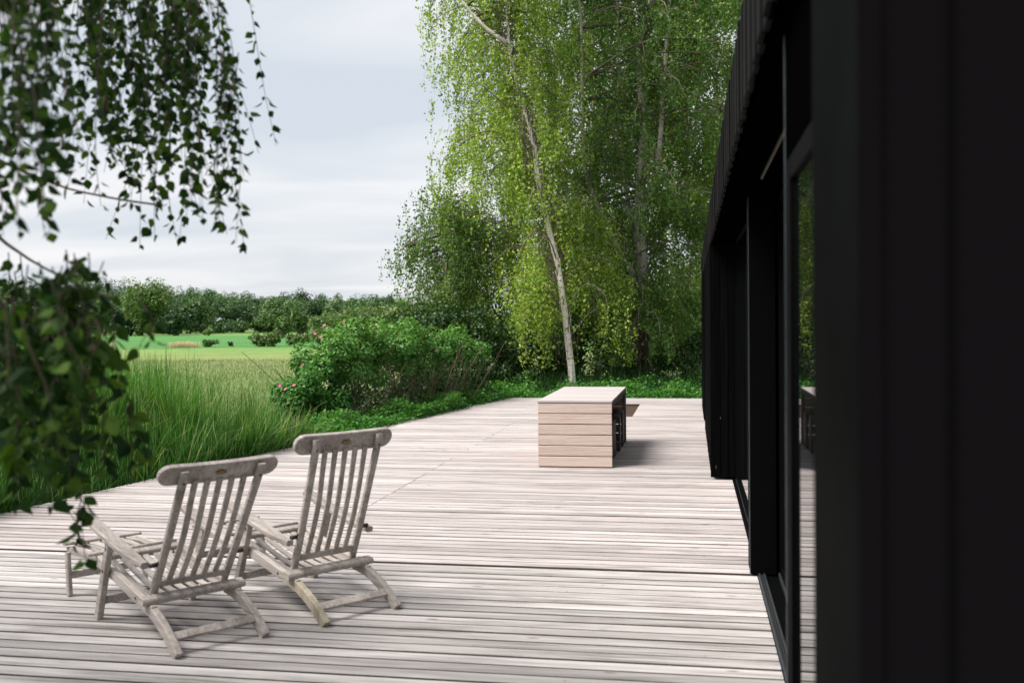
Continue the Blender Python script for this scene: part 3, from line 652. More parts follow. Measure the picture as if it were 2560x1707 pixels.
def blades(P, H, W, rg, lean=0.35, base_t=0.0, tip_t=0.9, tone=None, curl=0.5):
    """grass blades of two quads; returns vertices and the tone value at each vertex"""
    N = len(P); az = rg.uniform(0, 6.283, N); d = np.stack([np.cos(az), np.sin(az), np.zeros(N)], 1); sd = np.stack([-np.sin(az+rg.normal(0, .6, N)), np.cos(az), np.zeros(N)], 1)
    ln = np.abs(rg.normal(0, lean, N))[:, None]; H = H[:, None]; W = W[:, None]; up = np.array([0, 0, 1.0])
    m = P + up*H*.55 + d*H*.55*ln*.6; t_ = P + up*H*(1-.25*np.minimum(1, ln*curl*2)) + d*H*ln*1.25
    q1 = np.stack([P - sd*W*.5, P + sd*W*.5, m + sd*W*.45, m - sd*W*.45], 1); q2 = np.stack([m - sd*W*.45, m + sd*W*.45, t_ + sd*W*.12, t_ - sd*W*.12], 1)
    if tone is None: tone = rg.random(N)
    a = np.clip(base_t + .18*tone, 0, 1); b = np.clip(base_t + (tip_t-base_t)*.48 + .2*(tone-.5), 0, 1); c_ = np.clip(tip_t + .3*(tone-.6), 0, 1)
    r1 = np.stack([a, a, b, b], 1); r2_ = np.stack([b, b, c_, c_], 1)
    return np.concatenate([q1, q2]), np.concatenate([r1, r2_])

# ================================================================ tall grass between deck and field
rg = np.random.default_rng(5)
def edge_np(y): return -6.0 + (y-7.8)*0.149
def patch(n, y0, y1, off0, off1, zb=-0.45):
    y_ = rg.uniform(y0, y1, n); x_ = edge_np(y_) - off0 - (off1-off0)*rg.random(n)**1.3
    return np.stack([x_, y_, np.full(n, zb)], 1)
def clump(P, amt, sc):
    k = np.array([noise.noise(Vector((p[0]*sc, p[1]*sc, 3.3))) for p in P]); return k
P = np.concatenate([patch(40000, 7.2, 13.2, 0.012, 3.4), patch(9000, 4.2, 7.2, 0.012, 2.6)])
nz = .6*clump(P, 1, 0.55) + .75*clump(P, 1, 1.5); keep = rg.random(len(P)) < np.clip(.75 + nz*.8, .12, 1); P, nz = P[keep], nz[keep]
ed = edge_np(P[:, 1]) - P[:, 0]
# no tall grass under the rose shrub
msk = ~((P[:, 1] > 14.6) & (ed < 3.0) & (P[:, 0] > -7.0)); P, nz, ed = P[msk], nz[msk], ed[msk]
H = (0.70 + 0.70*np.clip(ed/1.4, 0, 1))*rg.uniform(.45, 1.12, len(P))*(1 + .55*nz)*np.clip(1.25-.035*(P[:, 1]-7), .8, 1.2)
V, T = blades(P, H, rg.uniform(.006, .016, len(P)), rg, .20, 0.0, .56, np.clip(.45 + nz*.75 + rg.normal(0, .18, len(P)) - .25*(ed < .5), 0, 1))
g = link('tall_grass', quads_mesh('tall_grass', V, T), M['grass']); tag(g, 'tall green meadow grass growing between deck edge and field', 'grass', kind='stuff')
# flowering tops
k = rg.random(len(P)) < (0.16 + 0.20*(ed > 1.2)); Q = P[k]
V, T = blades(Q, np.minimum(H[k]*rg.uniform(1.02, 1.22, k.sum()), 1.45), rg.uniform(.006, .012, k.sum()), rg, .26, 0.25, 1.0, None, .9)
g = link('seeding_grass', quads_mesh('seeding_grass', V, T), M['grass']); tag(g, 'pale seed heads rising above the tall meadow grass', 'grass', kind='stuff')
# dry straw tuft beside the deck, below the rose
n = 420; a = rg.uniform(0, 6.28, n); Q = np.stack([-6.45 + rg.normal(0, .45, n), 12.3 + rg.normal(0, .6, n), np.full(n, -.45)], 1); Q = Q[edge_np(Q[:, 1]) - Q[:, 0] > .12]
V, T = blades(Q, rg.uniform(.6, 1.15, len(Q)), rg.uniform(.006, .011, len(Q)), rg, .75, 0.2, .95, None, .7)
g = link('straw_tuft', quads_mesh('straw_tuft', V, T), M['straw']); tag(g, 'bleached dry straw stalks leaning beside the deck edge', 'straw', kind='stuff')
n = 8000; Q = np.stack([edge_np(np.zeros(n)) , rg.uniform(9.2, 14, n), np.full(n, -.45)], 1); Q[:, 0] = edge_np(Q[:, 1]) - .1 - 1.2*rg.random(n); kk = clump(Q, 1, 1.1) > .12; Q = Q[kk]
V, T = blades(Q, rg.uniform(.3, .85, len(Q)), rg.uniform(.004, .009, len(Q)), rg, .3, 0.0, .42, None)
g = link('dead_grass', quads_mesh('dead_grass', V, T), M['straw']); tag(g, 'brown dead grass at the foot of the green blades', 'grass', kind='stuff')
# meadow beyond: sparse tops over the brown field
n = 34000; yy_ = 14.5 + 42*rg.random(n)**1.4; xx = yy_*(-0.84 + .46*rg.random(n)) - .6; Q = np.stack([xx, yy_, np.full(n, -.45)], 1)
V, T = blades(Q, rg.uniform(.06, .18, n), rg.uniform(.010, .022, n), rg, .45, .1, .75, None)
g = link('meadow_grass', quads_mesh('meadow_grass', V, T), M['meadow']); tag(g, 'short buff meadow grass covering the near field', 'grass', kind='stuff')

# ================================================================ low plants along the deck edges
def low(n, xf, yf, zf, size, name, label, mat, seed):
    rg = np.random.default_rng(seed); y_ = yf(rg, n); x_ = xf(rg, y_); P = np.stack([x_, y_, np.zeros(n)], 1)
    k = np.array([noise.noise(Vector((p[0]*1.7, p[1]*1.7, 9.1))) for p in P]); P[:, 2] = -0.42 + rg.random(n)**.6*zf(P)*(1+.55*k)
    A_ = rg.normal(0, 1, (n, 3)); A_[:, 2] = rg.normal(.15, .35, n); nr = rg.normal(0, .45, (n, 3)); nr[:, 2] += 1.0
    sz = size*rg.uniform(.6, 1.3, n); V = kites(P, sz, sz*.75, A_, rg, .35, unit(nr))
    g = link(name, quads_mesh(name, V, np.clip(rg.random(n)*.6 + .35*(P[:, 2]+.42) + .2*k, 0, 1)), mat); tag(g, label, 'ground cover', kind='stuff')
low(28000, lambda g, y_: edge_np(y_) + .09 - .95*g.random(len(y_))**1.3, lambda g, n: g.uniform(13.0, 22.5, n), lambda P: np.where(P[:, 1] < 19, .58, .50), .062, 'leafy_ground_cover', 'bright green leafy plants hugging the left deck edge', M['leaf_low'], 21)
low(26000, lambda g, y_: g.uniform(-4.6, 2.2, len(y_)), lambda g, n: 21.38 + 1.6*g.random(n)**1.2, lambda P: .50 + .28*np.clip((P[:, 1]-21.6)/1.5, 0, 1), .062, 'nettle_ground_cover', 'bright green nettle-like plants along the far end of the deck', M['leaf_low'], 22)
# grass under the trees, blade tones lowered to stand for their shade
n = 16000; Q = np.stack([rg.uniform(-6.5, 3.0, n), rg.uniform(22.3, 29.0, n), np.full(n, -.45)], 1)
V, T = blades(Q, rg.uniform(.3, 1.0, n)*rg.uniform(.6, 1.2, n), rg.uniform(.008, .018, n), rg, .4, 0.0, .30, None)
g = link('shade_grass', quads_mesh('shade_grass', V, T), M['grass']); tag(g, 'long grass under the birches, tree shade put into its dark tone', 'grass', kind='stuff')

# ================================================================ rose shrub
RB = (-5.9, 17.6, -0.45)
rose = tag(empty('rose_shrub', RB), 'wild rose shrub with pink flowers and bare brown stems beside the deck', 'shrub')
RL = [(-6.25, 15.3, .35, .5, .5, .55), (-6.15, 15.8, .10, .50, .5, .45), (-6.0, 16.3, 1.0, .62, .6, .55), (-5.8, 17.0, 1.12, .62, .6, .55), (-5.6, 17.8, .98, .6, .6, .50), (-5.4, 18.6, 1.16, .62, .6, .55), (-5.15, 19.5, 1.0, .6, .6, .5), (-4.9, 20.6, 1.0, .65, .65, .55), (-6.2, 15.9, .72, .42, .42, .42)]
rg = np.random.default_rng(8); V, P = bush_cards(RL, 4200, .060, rg, up=.8, flat=.7, sub=16, subr=.36)
k = (P[:, 2] > .42 + .18*np.sin(P[:, 1]*3.1)) | (P[:, 1] < 16.0); V, P = V[k], P[k]
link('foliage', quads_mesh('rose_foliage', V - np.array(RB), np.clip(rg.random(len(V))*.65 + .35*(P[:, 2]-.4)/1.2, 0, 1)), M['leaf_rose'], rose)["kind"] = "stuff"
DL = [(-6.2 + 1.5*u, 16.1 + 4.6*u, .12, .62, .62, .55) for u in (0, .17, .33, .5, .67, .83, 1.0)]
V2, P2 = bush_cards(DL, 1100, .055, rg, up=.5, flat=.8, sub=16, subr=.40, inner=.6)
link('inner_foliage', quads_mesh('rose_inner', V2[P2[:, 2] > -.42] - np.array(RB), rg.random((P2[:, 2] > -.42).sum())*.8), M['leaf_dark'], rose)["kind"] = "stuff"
rr = random.Random(3); mb = MB()
for i in range(150):
    u = rr.random(); a = Vector((-6.45 + 1.95*u + rr.gauss(0, .18), 15.2 + 5.2*u + rr.gauss(0, .25), -.46)); l = RL[rr.randrange(2, 9)] if u > .2 else RL[rr.randrange(0, 4)]
    b = a + Vector((rr.gauss(0, .42), rr.gauss(0, .42), rr.uniform(1.15, 1.85) if u > .18 else rr.uniform(.6, 1.1))); m = (a+b)/2 + Vector((rr.gauss(0, .1), rr.gauss(0, .1), .1))
    r_ = rr.uniform(.005, .012); mb.tube([q-Vector(RB) for q in smooth_path([a, m, b], 6)], [r_*(1-.12*j) for j in range(6)], 5, cap=False)
for i in range(70):                                             # thin dead arching stems low down
    a = Vector((-6.2 + rr.gauss(0, .45), 14.6 + rr.gauss(0, .8), -.45)); b = a + Vector((rr.gauss(0, .5), rr.gauss(0, .5), rr.uniform(.1, .5))); m = (a+b)/2 + Vector((0, 0, rr.uniform(.15, .45)))
    if b.x > deck_left(b.y) - .08 or a.x > deck_left(a.y) - .08: continue
    mb.tube([q-Vector(RB) for q in smooth_path([a, m, b], 7)], .0045, 4, cap=False)
so_ = mb.build('stems', M['stem'], rose); so_["kind"] = "stuff"
def petals(name):
    mb = MB()
    for k in range(5):
        a = 2*math.pi*k/5; r_ = .036
        c, s = math.cos(a), math.sin(a); px, py = -s, c
        mb.add([(c*.004, s*.004, 0), (c*.028+px*.020, s*.028+py*.020, .010), (c*.040+px*.010, s*.040+py*.010, .016), (c*.040-px*.010, s*.040-py*.010, .016), (c*.028-px*.020, s*.028-py*.020, .010)], [(0, 1, 2, 3, 4)], True)
    me = mb.mesh(name); at = me.attributes.new("rnd", 'FLOAT', 'POINT'); at.data.foreach_set("value", [0.5]*len(me.vertices)); me.materials.append(M['petal']); return me
pet = petals('flower'); mb = MB(); mb.tube([(0, 0, 0), (0, 0, .012)], .009, 7); stam = mb.mesh('stamens'); stam.materials.append(M['stamen'])
for (x, y_, z) in ((-6.38, 15.75, 1.48), (-6.28, 15.75, 1.42), (-6.08, 16.3, 1.66), (-6.50, 15.5, .98), (-6.62, 14.85, .68), (-6.50, 14.8, .62), (-6.36, 14.8, .68), (-5.72, 16.9, 1.60), (-6.2, 15.9, 1.20), (-5.05, 18.7, 1.10), (-5.9, 16.7, 1.62), (-6.28, 15.95, 1.62)):
    f = link('flower', pet, None, rose, (x+.2-RB[0], y_-RB[1], z-RB[2])); f.rotation_euler = (R(55)+rr.gauss(0, .3), 0, rr.uniform(-.6, .9)); f.scale = (.72,)*3
    link('stamens', stam, None, f)

# ================================================================ hedge and shrubs behind
def B_(name, label, x, y_, w, d, h, n, size, mat, seed, tone=(0, 1), cat='shrub', lob=4):
    rr = random.Random(seed); lobes = []
    for i in range(lob):
        lobes.append((x + rr.uniform(-.55, .55)*w, y_ + rr.uniform(-.5, .5)*d, -.45 + h*rr.uniform(.38, .66), w*.55, d*.55, h*rr.uniform(.34, .46)))
    return bush(name, label, (x, y_, -.45), lobes, n//lob, size, mat, seed, cat=cat, tone=tone, cut=-.44, sub=14)
B_('dark_shrub', 'dark dense shrub between the rose and the leaning birch', -5.3, 24.2, 1.5, 1.2, 2.7, 12000, .075, M['leaf_dark'], 31)
B_('dark_shrub', 'dark shrub just behind the slender white birch trunk', -3.5, 26.3, 1.3, 1.2, 2.3, 10000, .075, M['leaf_dark'], 32)
B_('dark_shrub', 'deep green shrub left of the thick old trunk', -2.1, 29.5, 1.2, 1.2, 2.4, 9000, .08, M['leaf_dark'], 33)
B_('dark_shrub', 'shrub on the left of the dark hedge behind the rose', -7.0, 24.6, 1.2, 1.2, 2.4, 9000, .075, M['leaf_dark'], 34)
B_('green_shrub', 'lighter green shrub right of the thick old trunk', 0.2, 30.5, 1.1, 1.0, 1.7, 8000, .08, M['leaf_rose'], 35, (0, .8))
B_('yellow_shrub', 'sunlit yellow green bush next to the far corner of the house', 0.75, 38.0, 1.3, 1.2, 3.0, 7000, .10, M['leaf_birch'], 36, (.3, 1))
B_('tall_hedge', 'tall dark hedge closing the view behind the birches', -3.0, 37.0, 5.0, 1.6, 3.6, 22000, .12, M['leaf_dark'], 37, (.1, 1), 'hedge', 9)
B_('back_hedge', 'mid green hedge far behind the old birch trunk', 1.5, 44.0, 3.0, 1.6, 3.2, 12000, .13, M['leaf_wood'], 38, (.2, 1), 'hedge', 6)

rg = np.random.default_rng(55); UL = []
for i in range(34):
    u = i/33; UL.append((-8.2 + 10.6*u + rg.normal(0, .25), 30.5 + rg.normal(0, 1.2) - 3.5*(u < .35), .15 + rg.normal(0, .15), .75, .8, .85 + .35*rg.random()))
V, P = bush_cards(UL, 1500, .085, rg, up=.4, sub=16, subr=.36, inner=.5); k = P[:, 2] > -.44
g = link('undergrowth', quads_mesh('undergrowth', V[k], rg.random(k.sum())*.9), M['leaf_dark']); tag(g, 'dark tangled undergrowth in the shade behind the birch trunks', 'undergrowth', kind='stuff')

# ================================================================ birches
birch('birch_tree', 'slender leaning white birch with drooping light green foliage behind the table', (-2.80, 24.0, -.45),
      [([(-2.80, 24, -.45), (-2.83, 24, .1), (-2.96, 24, 1.32), (-3.14, 24, 2.69), (-3.34, 24, 3.75), (-3.6, 24, 4.82), (-3.78, 24, 6.19), (-4.01, 24, 6.94), (-4.16, 24, 7.58), (-4.34, 24, 8.44), (-4.38, 24, 9.5), (-4.42, 24.1, 11.5), (-4.5, 24.2, 14)], .098, .02),
       ([(-4.34, 24, 8.44), (-4.85, 23.9, 8.79), (-5.5, 23.8, 9.57), (-5.9, 23.7, 10.6), (-6.1, 23.7, 11.8)], .055, .015)],
      [(.7, -3.9, -1.55), (1.5, -4.5, -1.5), (2.1, -5.1, -1.5), (3.6, -5.2, -1.7), (5.0, -5.7, -1.95), (6.3, -6.3, -2.3), (7.2, -6.25, -2.6), (8.6, -6.75, -2.8), (9.7, -6.8, -2.8), (12, -6.6, -3.2), (14.5, -5.2, -4)],
      180, 25, (.45, 1.6), .075, M['leaf_birch'], M['birch_bark'], 101, 2.2, zmin=.55, zr=(1.7, 14.3), lp=36, clear=.97, cw=.24, back=1.15, hole=-.20,
      limbs=[([(-3.86, 24, 6.4), (-4.4, 23.6, 6.9), (-5.0, 23.3, 7.4)], .03, .012)])
birch('old_birch', 'big old birch with thick dark bark at its foot', (-1.28, 28.0, -.45),
      [([(-1.28, 28, -.45), (-1.31, 28, 1.37), (-1.34, 28, 2.83), (-1.38, 28, 5.13), (-1.25, 28, 6.94), (-1.35, 28.1, 9.11), (-1.04, 28.2, 10.6), (-.9, 28.2, 14)], .25, .04),
       ([(-1.34, 28, 2.6), (-1.9, 27.8, 3.5), (-2.35, 27.6, 4.4), (-2.85, 27.5, 5.9), (-2.9, 27.4, 8.3), (-2.95, 27.4, 12)], .11, .03),
       ([(-1.37, 28, 4.6), (-.9, 27.7, 5.8), (-.75, 27.6, 7.5), (-.55, 27.6, 10), (-.3, 27.6, 13)], .10, .03),
       ([(-1.34, 28, 3.2), (-1.75, 28.5, 5.0), (-1.95, 28.6, 7.5), (-2.0, 28.6, 12)], .09, .03)],
      [(1.0, -3.0, .1), (3.3, -3.6, .6), (5, -3.6, 1.0), (10, -3.7, 1.9), (15, -3, 1.6)],
      260, 24, (.22, .85), .080, M['leaf_old'], M['old_bark'], 102, 2.4, zmin=.6, zr=(1.2, 15), lp=42, clear=.45, cw=.14,
      limbs=[([(-1.33, 28, 2.2), (-2.0, 27.6, 2.4), (-2.7, 27.3, 2.5)], .06, .03)])
birch('young_birch', 'smaller birch with dark leafy branches reaching left over the hedge', (-5.5, 26.0, -.45),
      [([(-5.5, 26, -.45), (-5.6, 26, 1.0), (-5.75, 26, 3.0), (-6.2, 25.9, 4.2), (-6.6, 25.9, 4.9)], .08, .015),
       ([(-5.7, 26, 2.2), (-6.4, 25.8, 2.9), (-7.1, 25.7, 3.4), (-7.5, 25.6, 3.7)], .03, .006)],
      [(1.6, -6.6, -4.8), (2.1, -7.0, -4.9), (2.9, -7.5, -4.8), (3.8, -7.7, -4.7), (4.6, -7.6, -4.9), (5.2, -6.9, -5.2)],
      80, 26, (.25, .9), .072, M['leaf_old'], M['old_bark'], 103, 1.6, zmin=1.3, zr=(2.1, 5.0), lp=34, clear=0.0, rise=.15)
birch('background_birch', 'tall birch with pale trunk rising behind the roof edge', (.69, 31.0, -.45),
      [([(.69, 31, -.45), (.69, 31, 2.12), (.84, 31, 5.7), (.91, 31, 7.0), (.73, 31, 9.4), (.68, 31, 11.4), (.6, 31, 14)], .15, .03),
       ([(.84, 31, 5.0), (1.5, 31, 7.0), (1.9, 31, 10), (2.0, 31, 13)], .08, .03)],
      [(2.0, -.6, 2.4), (5, -1.0, 3.0), (10, -1.2, 3.2), (15, -.8, 2.8)],
      130, 22, (.4, 1.5), .085, M['leaf_birch'], M['birch_bark'], 104, 2.2, zmin=1.8, zr=(3.0, 15), lp=34)

birch('background_birch', 'dense green birch furthest back, filling the gap between the two front birches', (-3.2, 34.5, -.45),
      [([(-3.2, 34.5, -.45), (-3.15, 34.5, 4), (-3.3, 34.5, 9), (-3.2, 34.5, 14.5)], .14, .03), ([(-3.15, 34.5, 3), (-1.5, 34.5, 5.5), (-.6, 34.5, 9), (-.3, 34.5, 13)], .08, .03)],
      [(1.5, -6.5, .6), (5, -6.3, 1.6), (10, -6.2, 2.2), (15, -5.5, 2.0)],
      170, 20, (.4, 1.3), .105, M['leaf_old'], M['old_bark'], 105, 2.2, zmin=1.0, zr=(1.8, 15.5), lp=26, clear=.1)
B_('dark_shrub', 'dark shrub at the far left corner of the deck, right of the rose', -4.75, 22.9, .8, .7, 1.75, 9000, .065, M['leaf_dark'], 39)

# ================================================================ far landscape
WOOD = [(-185.5,229.2,9.6,3.3),(-182.6,229.9,10.1,3.1),(-175.6,225.1,10.1,6.0),(-174.9,227.6,8.7,5.1),(-180.9,239.6,10.2,4.0),(-167.8,225.9,9.3,3.7),(-170.5,234.2,9.8,3.2),(-162.9,227.3,9.3,4.1),(-162.3,231.3,9.4,5.5),(-160.8,233.2,8.9,5.6),(-162.2,239.7,10.5,5.7),(-154.2,231.8,9.9,5.8),(-154.9,238.0,9.6,5.1),(-147.1,231.3,8.1,4.7),(-139.7,225.0,8.2,6.6),(-138.2,228.6,8.1,3.1),(-134.0,226.7,8.9,5.8),(-132.2,228.0,7.2,3.3),(-131.9,232.8,6.6,6.1),(-127.9,230.6,7.2,6.4),(-123.3,226.8,8.3,4.7),(-120.8,228.2,8.3,4.3),(-211.1,262.5,12.5,3.1),(-213.2,269.7,11.4,3.9),(-199.7,256.7,11.5,5.8),(-197.2,257.6,10.8,6.1),(-200.4,267.1,12.6,4.9),(-187.7,254.5,13.1,3.9),(-194.7,269.3,11.8,6.6),(-183.6,259.8,13.0,3.7),(-183.6,264.0,10.8,4.7),(-181.7,266.8,12.7,6.3),(-177.2,266.0,12.7,5.8),(-174.5,266.8,11.4,4.4),(-169.5,265.6,13.2,3.5),(-166.1,266.9,11.7,6.5),(-158.0,259.6,11.3,3.1),(-156.6,264.4,9.4,4.6),(-154.2,267.2,11.1,4.1),(-149.1,263.4,10.5,3.5),(-143.0,259.7,9.7,6.3),(-144.8,268.7,10.0,4.9),(-138.2,261.0,11.2,5.9),(-135.8,261.6,9.3,4.2),(-133.2,262.9,9.8,5.0),(-128.2,258.4,8.7,5.0),(-129.4,268.6,9.0,4.8),(-124.5,265.1,8.7,4.7),(-120.5,265.2,7.0,3.9),(-118.9,269.1,8.3,3.4),(-109.7,255.2,9.0,5.4),(-111.7,268.4,8.8,5.4),(-109.0,268.1,8.5,6.4),(-103.5,261.8,7.2,3.6),(-100.6,262.2,8.7,4.1),(-94.2,254.3,7.0,3.1),(-94.9,264.0,7.4,6.5),(-93.3,269.5,8.6,3.1),(-85.9,258.3,8.5,6.3),(-82.3,258.1,7.0,5.1),(-78.2,255.4,6.2,4.5),(-79.9,269.0,4.9,3.3),(-72.3,255.1,4.7,4.2),(-73.0,268.8,6.5,4.9),(-66.9,255.8,6.7,3.7),(-237.4,296.9,15.5,4.0),(-232.4,294.8,16.4,3.1),(-227.5,292.2,15.6,5.0),(-230.4,299.6,15.6,3.4),(-225.9,298.9,16.5,6.0),(-223.7,300.1,16.1,6.5),(-224.4,305.3,16.2,5.3),(-215.6,297.6,17.1,3.5),(-217.6,303.9,17.0,3.6),(-216.1,305.5,15.8,5.4),(-206.4,295.9,16.4,4.7),(-206.0,299.1,16.6,6.5),(-203.0,300.8,16.7,6.5),(-198.0,297.7,17.0,4.4),(-196.4,300.0,16.6,4.8),(-191.5,296.2,16.6,4.4),(-186.6,292.4,15.9,3.8),(-188.4,300.5,15.2,5.4),(-188.3,306.1,15.6,4.2),(-177.1,294.4,13.7,5.3),(-181.3,305.4,13.5,5.3),(-177.4,305.0,14.7,4.9),(-174.4,305.4,13.3,6.0),(-171.5,306.3,13.6,5.5),(-161.2,292.5,14.0,4.3),(-165.8,305.4,13.7,5.3),(-161.0,302.9,13.7,3.0),(-157.9,304.0,13.6,4.9),(-149.0,293.1,12.6,3.9),(-148.2,296.2,12.5,3.7),(-150.3,307.6,13.0,4.4),(-145.0,302.9,11.9,5.2),(-137.1,293.2,12.5,3.9),(-135.4,296.9,11.6,3.0),(-132.8,296.3,11.2,5.5),(-129.7,296.7,11.3,4.7),(-125.6,293.9,10.6,3.7),(-127.3,307.0,13.1,4.7),(-123.9,307.5,12.5,4.0),(-121.2,307.1,12.9,5.1),(-116.1,300.4,10.7,3.5),(-112.5,300.1,9.9,5.5),(-112.3,306.4,10.4,3.1),(-107.7,299.9,10.0,4.1),(-104.5,297.5,10.4,6.0),(-104.6,304.0,10.4,3.4),(-100.8,303.4,10.5,4.0),(-96.3,298.3,9.7,5.1),(-93.8,298.8,10.4,3.2),(-93.6,305.4,9.6,6.4),(-88.3,296.3,8.5,3.7),(-88.8,307.3,7.9,5.9),(-85.5,306.6,7.6,5.0),(-78.5,292.8,7.8,4.6),(-77.8,302.3,9.0,3.2),(-147.1,287.0,3.2,3.0),(-144.6,288.4,2.8,4.0),(-141.3,288.1,2.9,3.0),(-139.3,290.5,3.2,2.8),(-134.6,287.3,3.5,3.9),(-132.7,290.0,3.4,3.9),(-131.3,294.0,3.1,2.7),(-125.3,287.5,3.5,3.0),(-121.9,286.7,3.3,2.9)]
PLANTATION = [(-49.7,127.1,2.72,1.6),(-44.8,115.8,2.84,1.4),(-46.9,123.4,3.09,1.9),(-45.7,122.3,3.33,1.4),(-44.3,119.9,3.4,1.4),(-45.7,125.1,3.16,1.8),(-43.8,121.5,3.4,1.5),(-40.4,113.4,3.49,2.0),(-43.5,123.6,3.56,1.9),(-41.2,118.2,3.75,1.5),(-46.0,133.9,3.78,1.9),(-38.3,112.7,3.53,1.9),(-42.1,125.5,4.14,1.5),(-43.1,131.0,3.84,2.0),(-37.2,114.5,3.92,1.6),(-42.6,133.7,4.04,1.7),(-38.4,122.5,3.97,1.2),(-36.1,117.3,3.73,1.7),(-34.8,114.9,4.02,1.7),(-34.1,114.6,4.12,1.6),(-35.3,120.9,4.2,1.7),(-34.4,118.9,4.06,2.0),(-37.5,132.3,4.35,1.4),(-37.5,134.1,4.28,1.4),(-34.1,123.5,4.1,1.5),(-34.6,127.3,4.07,1.4),(-32.2,119.8,4.18,1.7),(-34.5,130.3,4.25,1.6)]
rg = np.random.default_rng(71); lobes = [(x, y_, z*.50-.2, r_*1.15, r_, z*.52) for (x, y_, z, r_) in WOOD]
V, P = bush_cards(lobes, 2300, .55, rg, up=.6, flat=.35, sub=13, subr=.42, inner=.2)
k = P[:, 2] > -.4; tn = np.repeat(rg.random(len(lobes))**1.2*.8, 2300)[k] + rg.random(k.sum())*.25
g = link('woodland', quads_mesh('woodland', V[k], tn), M['leaf_wood']); tag(g, 'distant dark green wood along the far side of the fields', 'woodland', kind='stuff')
lobes = [(x, y_, z*.5-.1, r_, r_, z*.5+.2) for (x, y_, z, r_) in PLANTATION]
V, P = bush_cards(lobes, 700, .30, rg, up=.5, sub=14, subr=.36); k = P[:, 2] > -.42
g = link('young_plantation', quads_mesh('young_plantation', V[k], rg.random(k.sum())*.9), M['leaf_hedge']); tag(g, 'light green belt of young trees in front of the distant wood', 'woodland', kind='stuff')
def far_tree(name, label, x, y_, top, w, n, size, mat, seed, tone=(0, 1), cat='tree', low_=0.15, lob=5, trunk=.2):
    rr = random.Random(seed); h = top+.45; L = []
    for i in range(lob): L.append((x+rr.uniform(-.5, .5)*w, y_+rr.uniform(-.4, .4)*w, -.45+h*rr.uniform(low_+.22, .66), w*.6, w*.6, h*rr.uniform(.32, .40)))
    return bush(name, label, (x, y_, -.45), L, n//lob, size, mat, seed, cat=cat, tone=tone, cut=-.42, sub=14, stems=lob, trunk=trunk)
far_tree('willow_tree', 'tall pale olive willow standing in front of the distant wood', -119.2, 205, 12.6, 5.6, 8000, .5, M['leaf_hedge'], 201, (.25, .8), lob=8)
far_tree('field_tree', 'dark rounded tree left of the pale willow', -134.9, 212, 6.9, 4.8, 4000, .65, M['leaf_wood'], 202, (0, .5), lob=5)
far_tree('field_tree', 'dark low tree at the right foot of the pale willow', -112.4, 203, 5.0, 3.6, 3600, .6, M['leaf_wood'], 203, (0, .35))
far_tree('field_tree', 'dark shrubby tree under the pale willow', -124.5, 206, 3.9, 4.5, 3000, .6, M['leaf_wood'], 204, (0, .3))
far_tree('field_bush', 'small pale bush at the edge of the distant dark trees', -102.7, 200, 1.1, 1.4, 900, .4, M['leaf_hedge'], 205, (.3, 1), 'bush', 0, 3, .05)
far_tree('field_tree', 'light green round tree in front of the wood, right of the hedge gap', -61.2, 150, 4.4, 1.7, 2400, .36, M['leaf_hedge'], 206, (.1, .8), lob=5)
far_tree('field_tree', 'small light green tree beside the round one before the wood', -63.4, 148, 3.2, 1.4, 1800, .36, M['leaf_hedge'], 207, (0, .6), lob=4)
far_tree('field_bush', 'isolated dark bush in the field beside the straw strip', -47.2, 92, .36, 1.0, 1500, .16, M['leaf_wood'], 208, (.2, 1), 'bush', 0, 4, .03)
far_tree('field_bush', 'tiny dark bush alone in the middle of the field', -44.6, 91.5, .06, .36, 600, .13, M['leaf_wood'], 209, (.1, .8), 'bush', 0, 2, .02)
for i, (x, y_, top, w, lab) in enumerate(((-42.4, 93, .95, 1.3, 'leftmost bush of the hedge row across the field'), (-40.4, 92.3, 1.15, 1.3, 'second bush from the left in the field hedge row'), (-38.3, 93.6, 1.4, 1.4, 'third bush of the field hedge row, behind the rose tip'), (-35.8, 93, 1.6, 1.7, 'right end bush of the field hedge row half hidden by the rose'))):
    far_tree('hedge_bush', lab, x, y_, top, w, 2600, .20, M['leaf_hedge'], 220+i, (0.05, .9), 'bush', -.05, 4, .03)["group"] = 'bushes of the field hedge row'
far_tree('field_bush', 'dark bush in the field seen past the hanging birch leaves', -59.8, 92, .5, .95, 1300, .16, M['leaf_wood'], 211, (0, .8), 'bush', 0, 4, .03)
far_tree('field_bush', 'light bush at the left foot of the dark field trees', -131.0, 196, 3.2, 1.6, 1200, .5, M['leaf_hedge'], 212, (.2, .9), 'bush', 0, 4, .06)
for (x0, x1, y_, lab) in ((-49.9, -47.6, 90, 'strip of pale dry reeds beside the isolated field bush'), (-58.9, -56.6, 90, 'strip of pale dry reeds left of the field, behind birch leaves')):
    n = 2600; Q = np.stack([rg.triangular(x0-.4, (x0+x1)/2, x1+.4, n), rg.uniform(y_-.9, y_+.9, n), np.full(n, -.45)], 1)
    V, T = blades(Q, rg.uniform(.25, .68, n), rg.uniform(.012, .025, n), rg, .2, .5, 1.0, None)
    g = link('reed_strip', quads_mesh('reed_strip', V, T), M['straw']); tag(g, lab, 'reeds', kind='stuff')
n = 130; rr = random.Random(9); lobes = [(-150+120*rr.random(), 236+60*rr.random(), .9, 3.4, 2, 2.3) for i in range(60)]
V, P = bush_cards(lobes, 260, .6, rg, up=.5, sub=10, subr=.4); k = P[:, 2] > -.42
g = link('hedgerow', quads_mesh('hedgerow', V[k], rg.random(k.sum())*.7), M['leaf_wood']); tag(g, 'low dark hedge along the foot of the distant wood', 'hedge', kind='stuff')

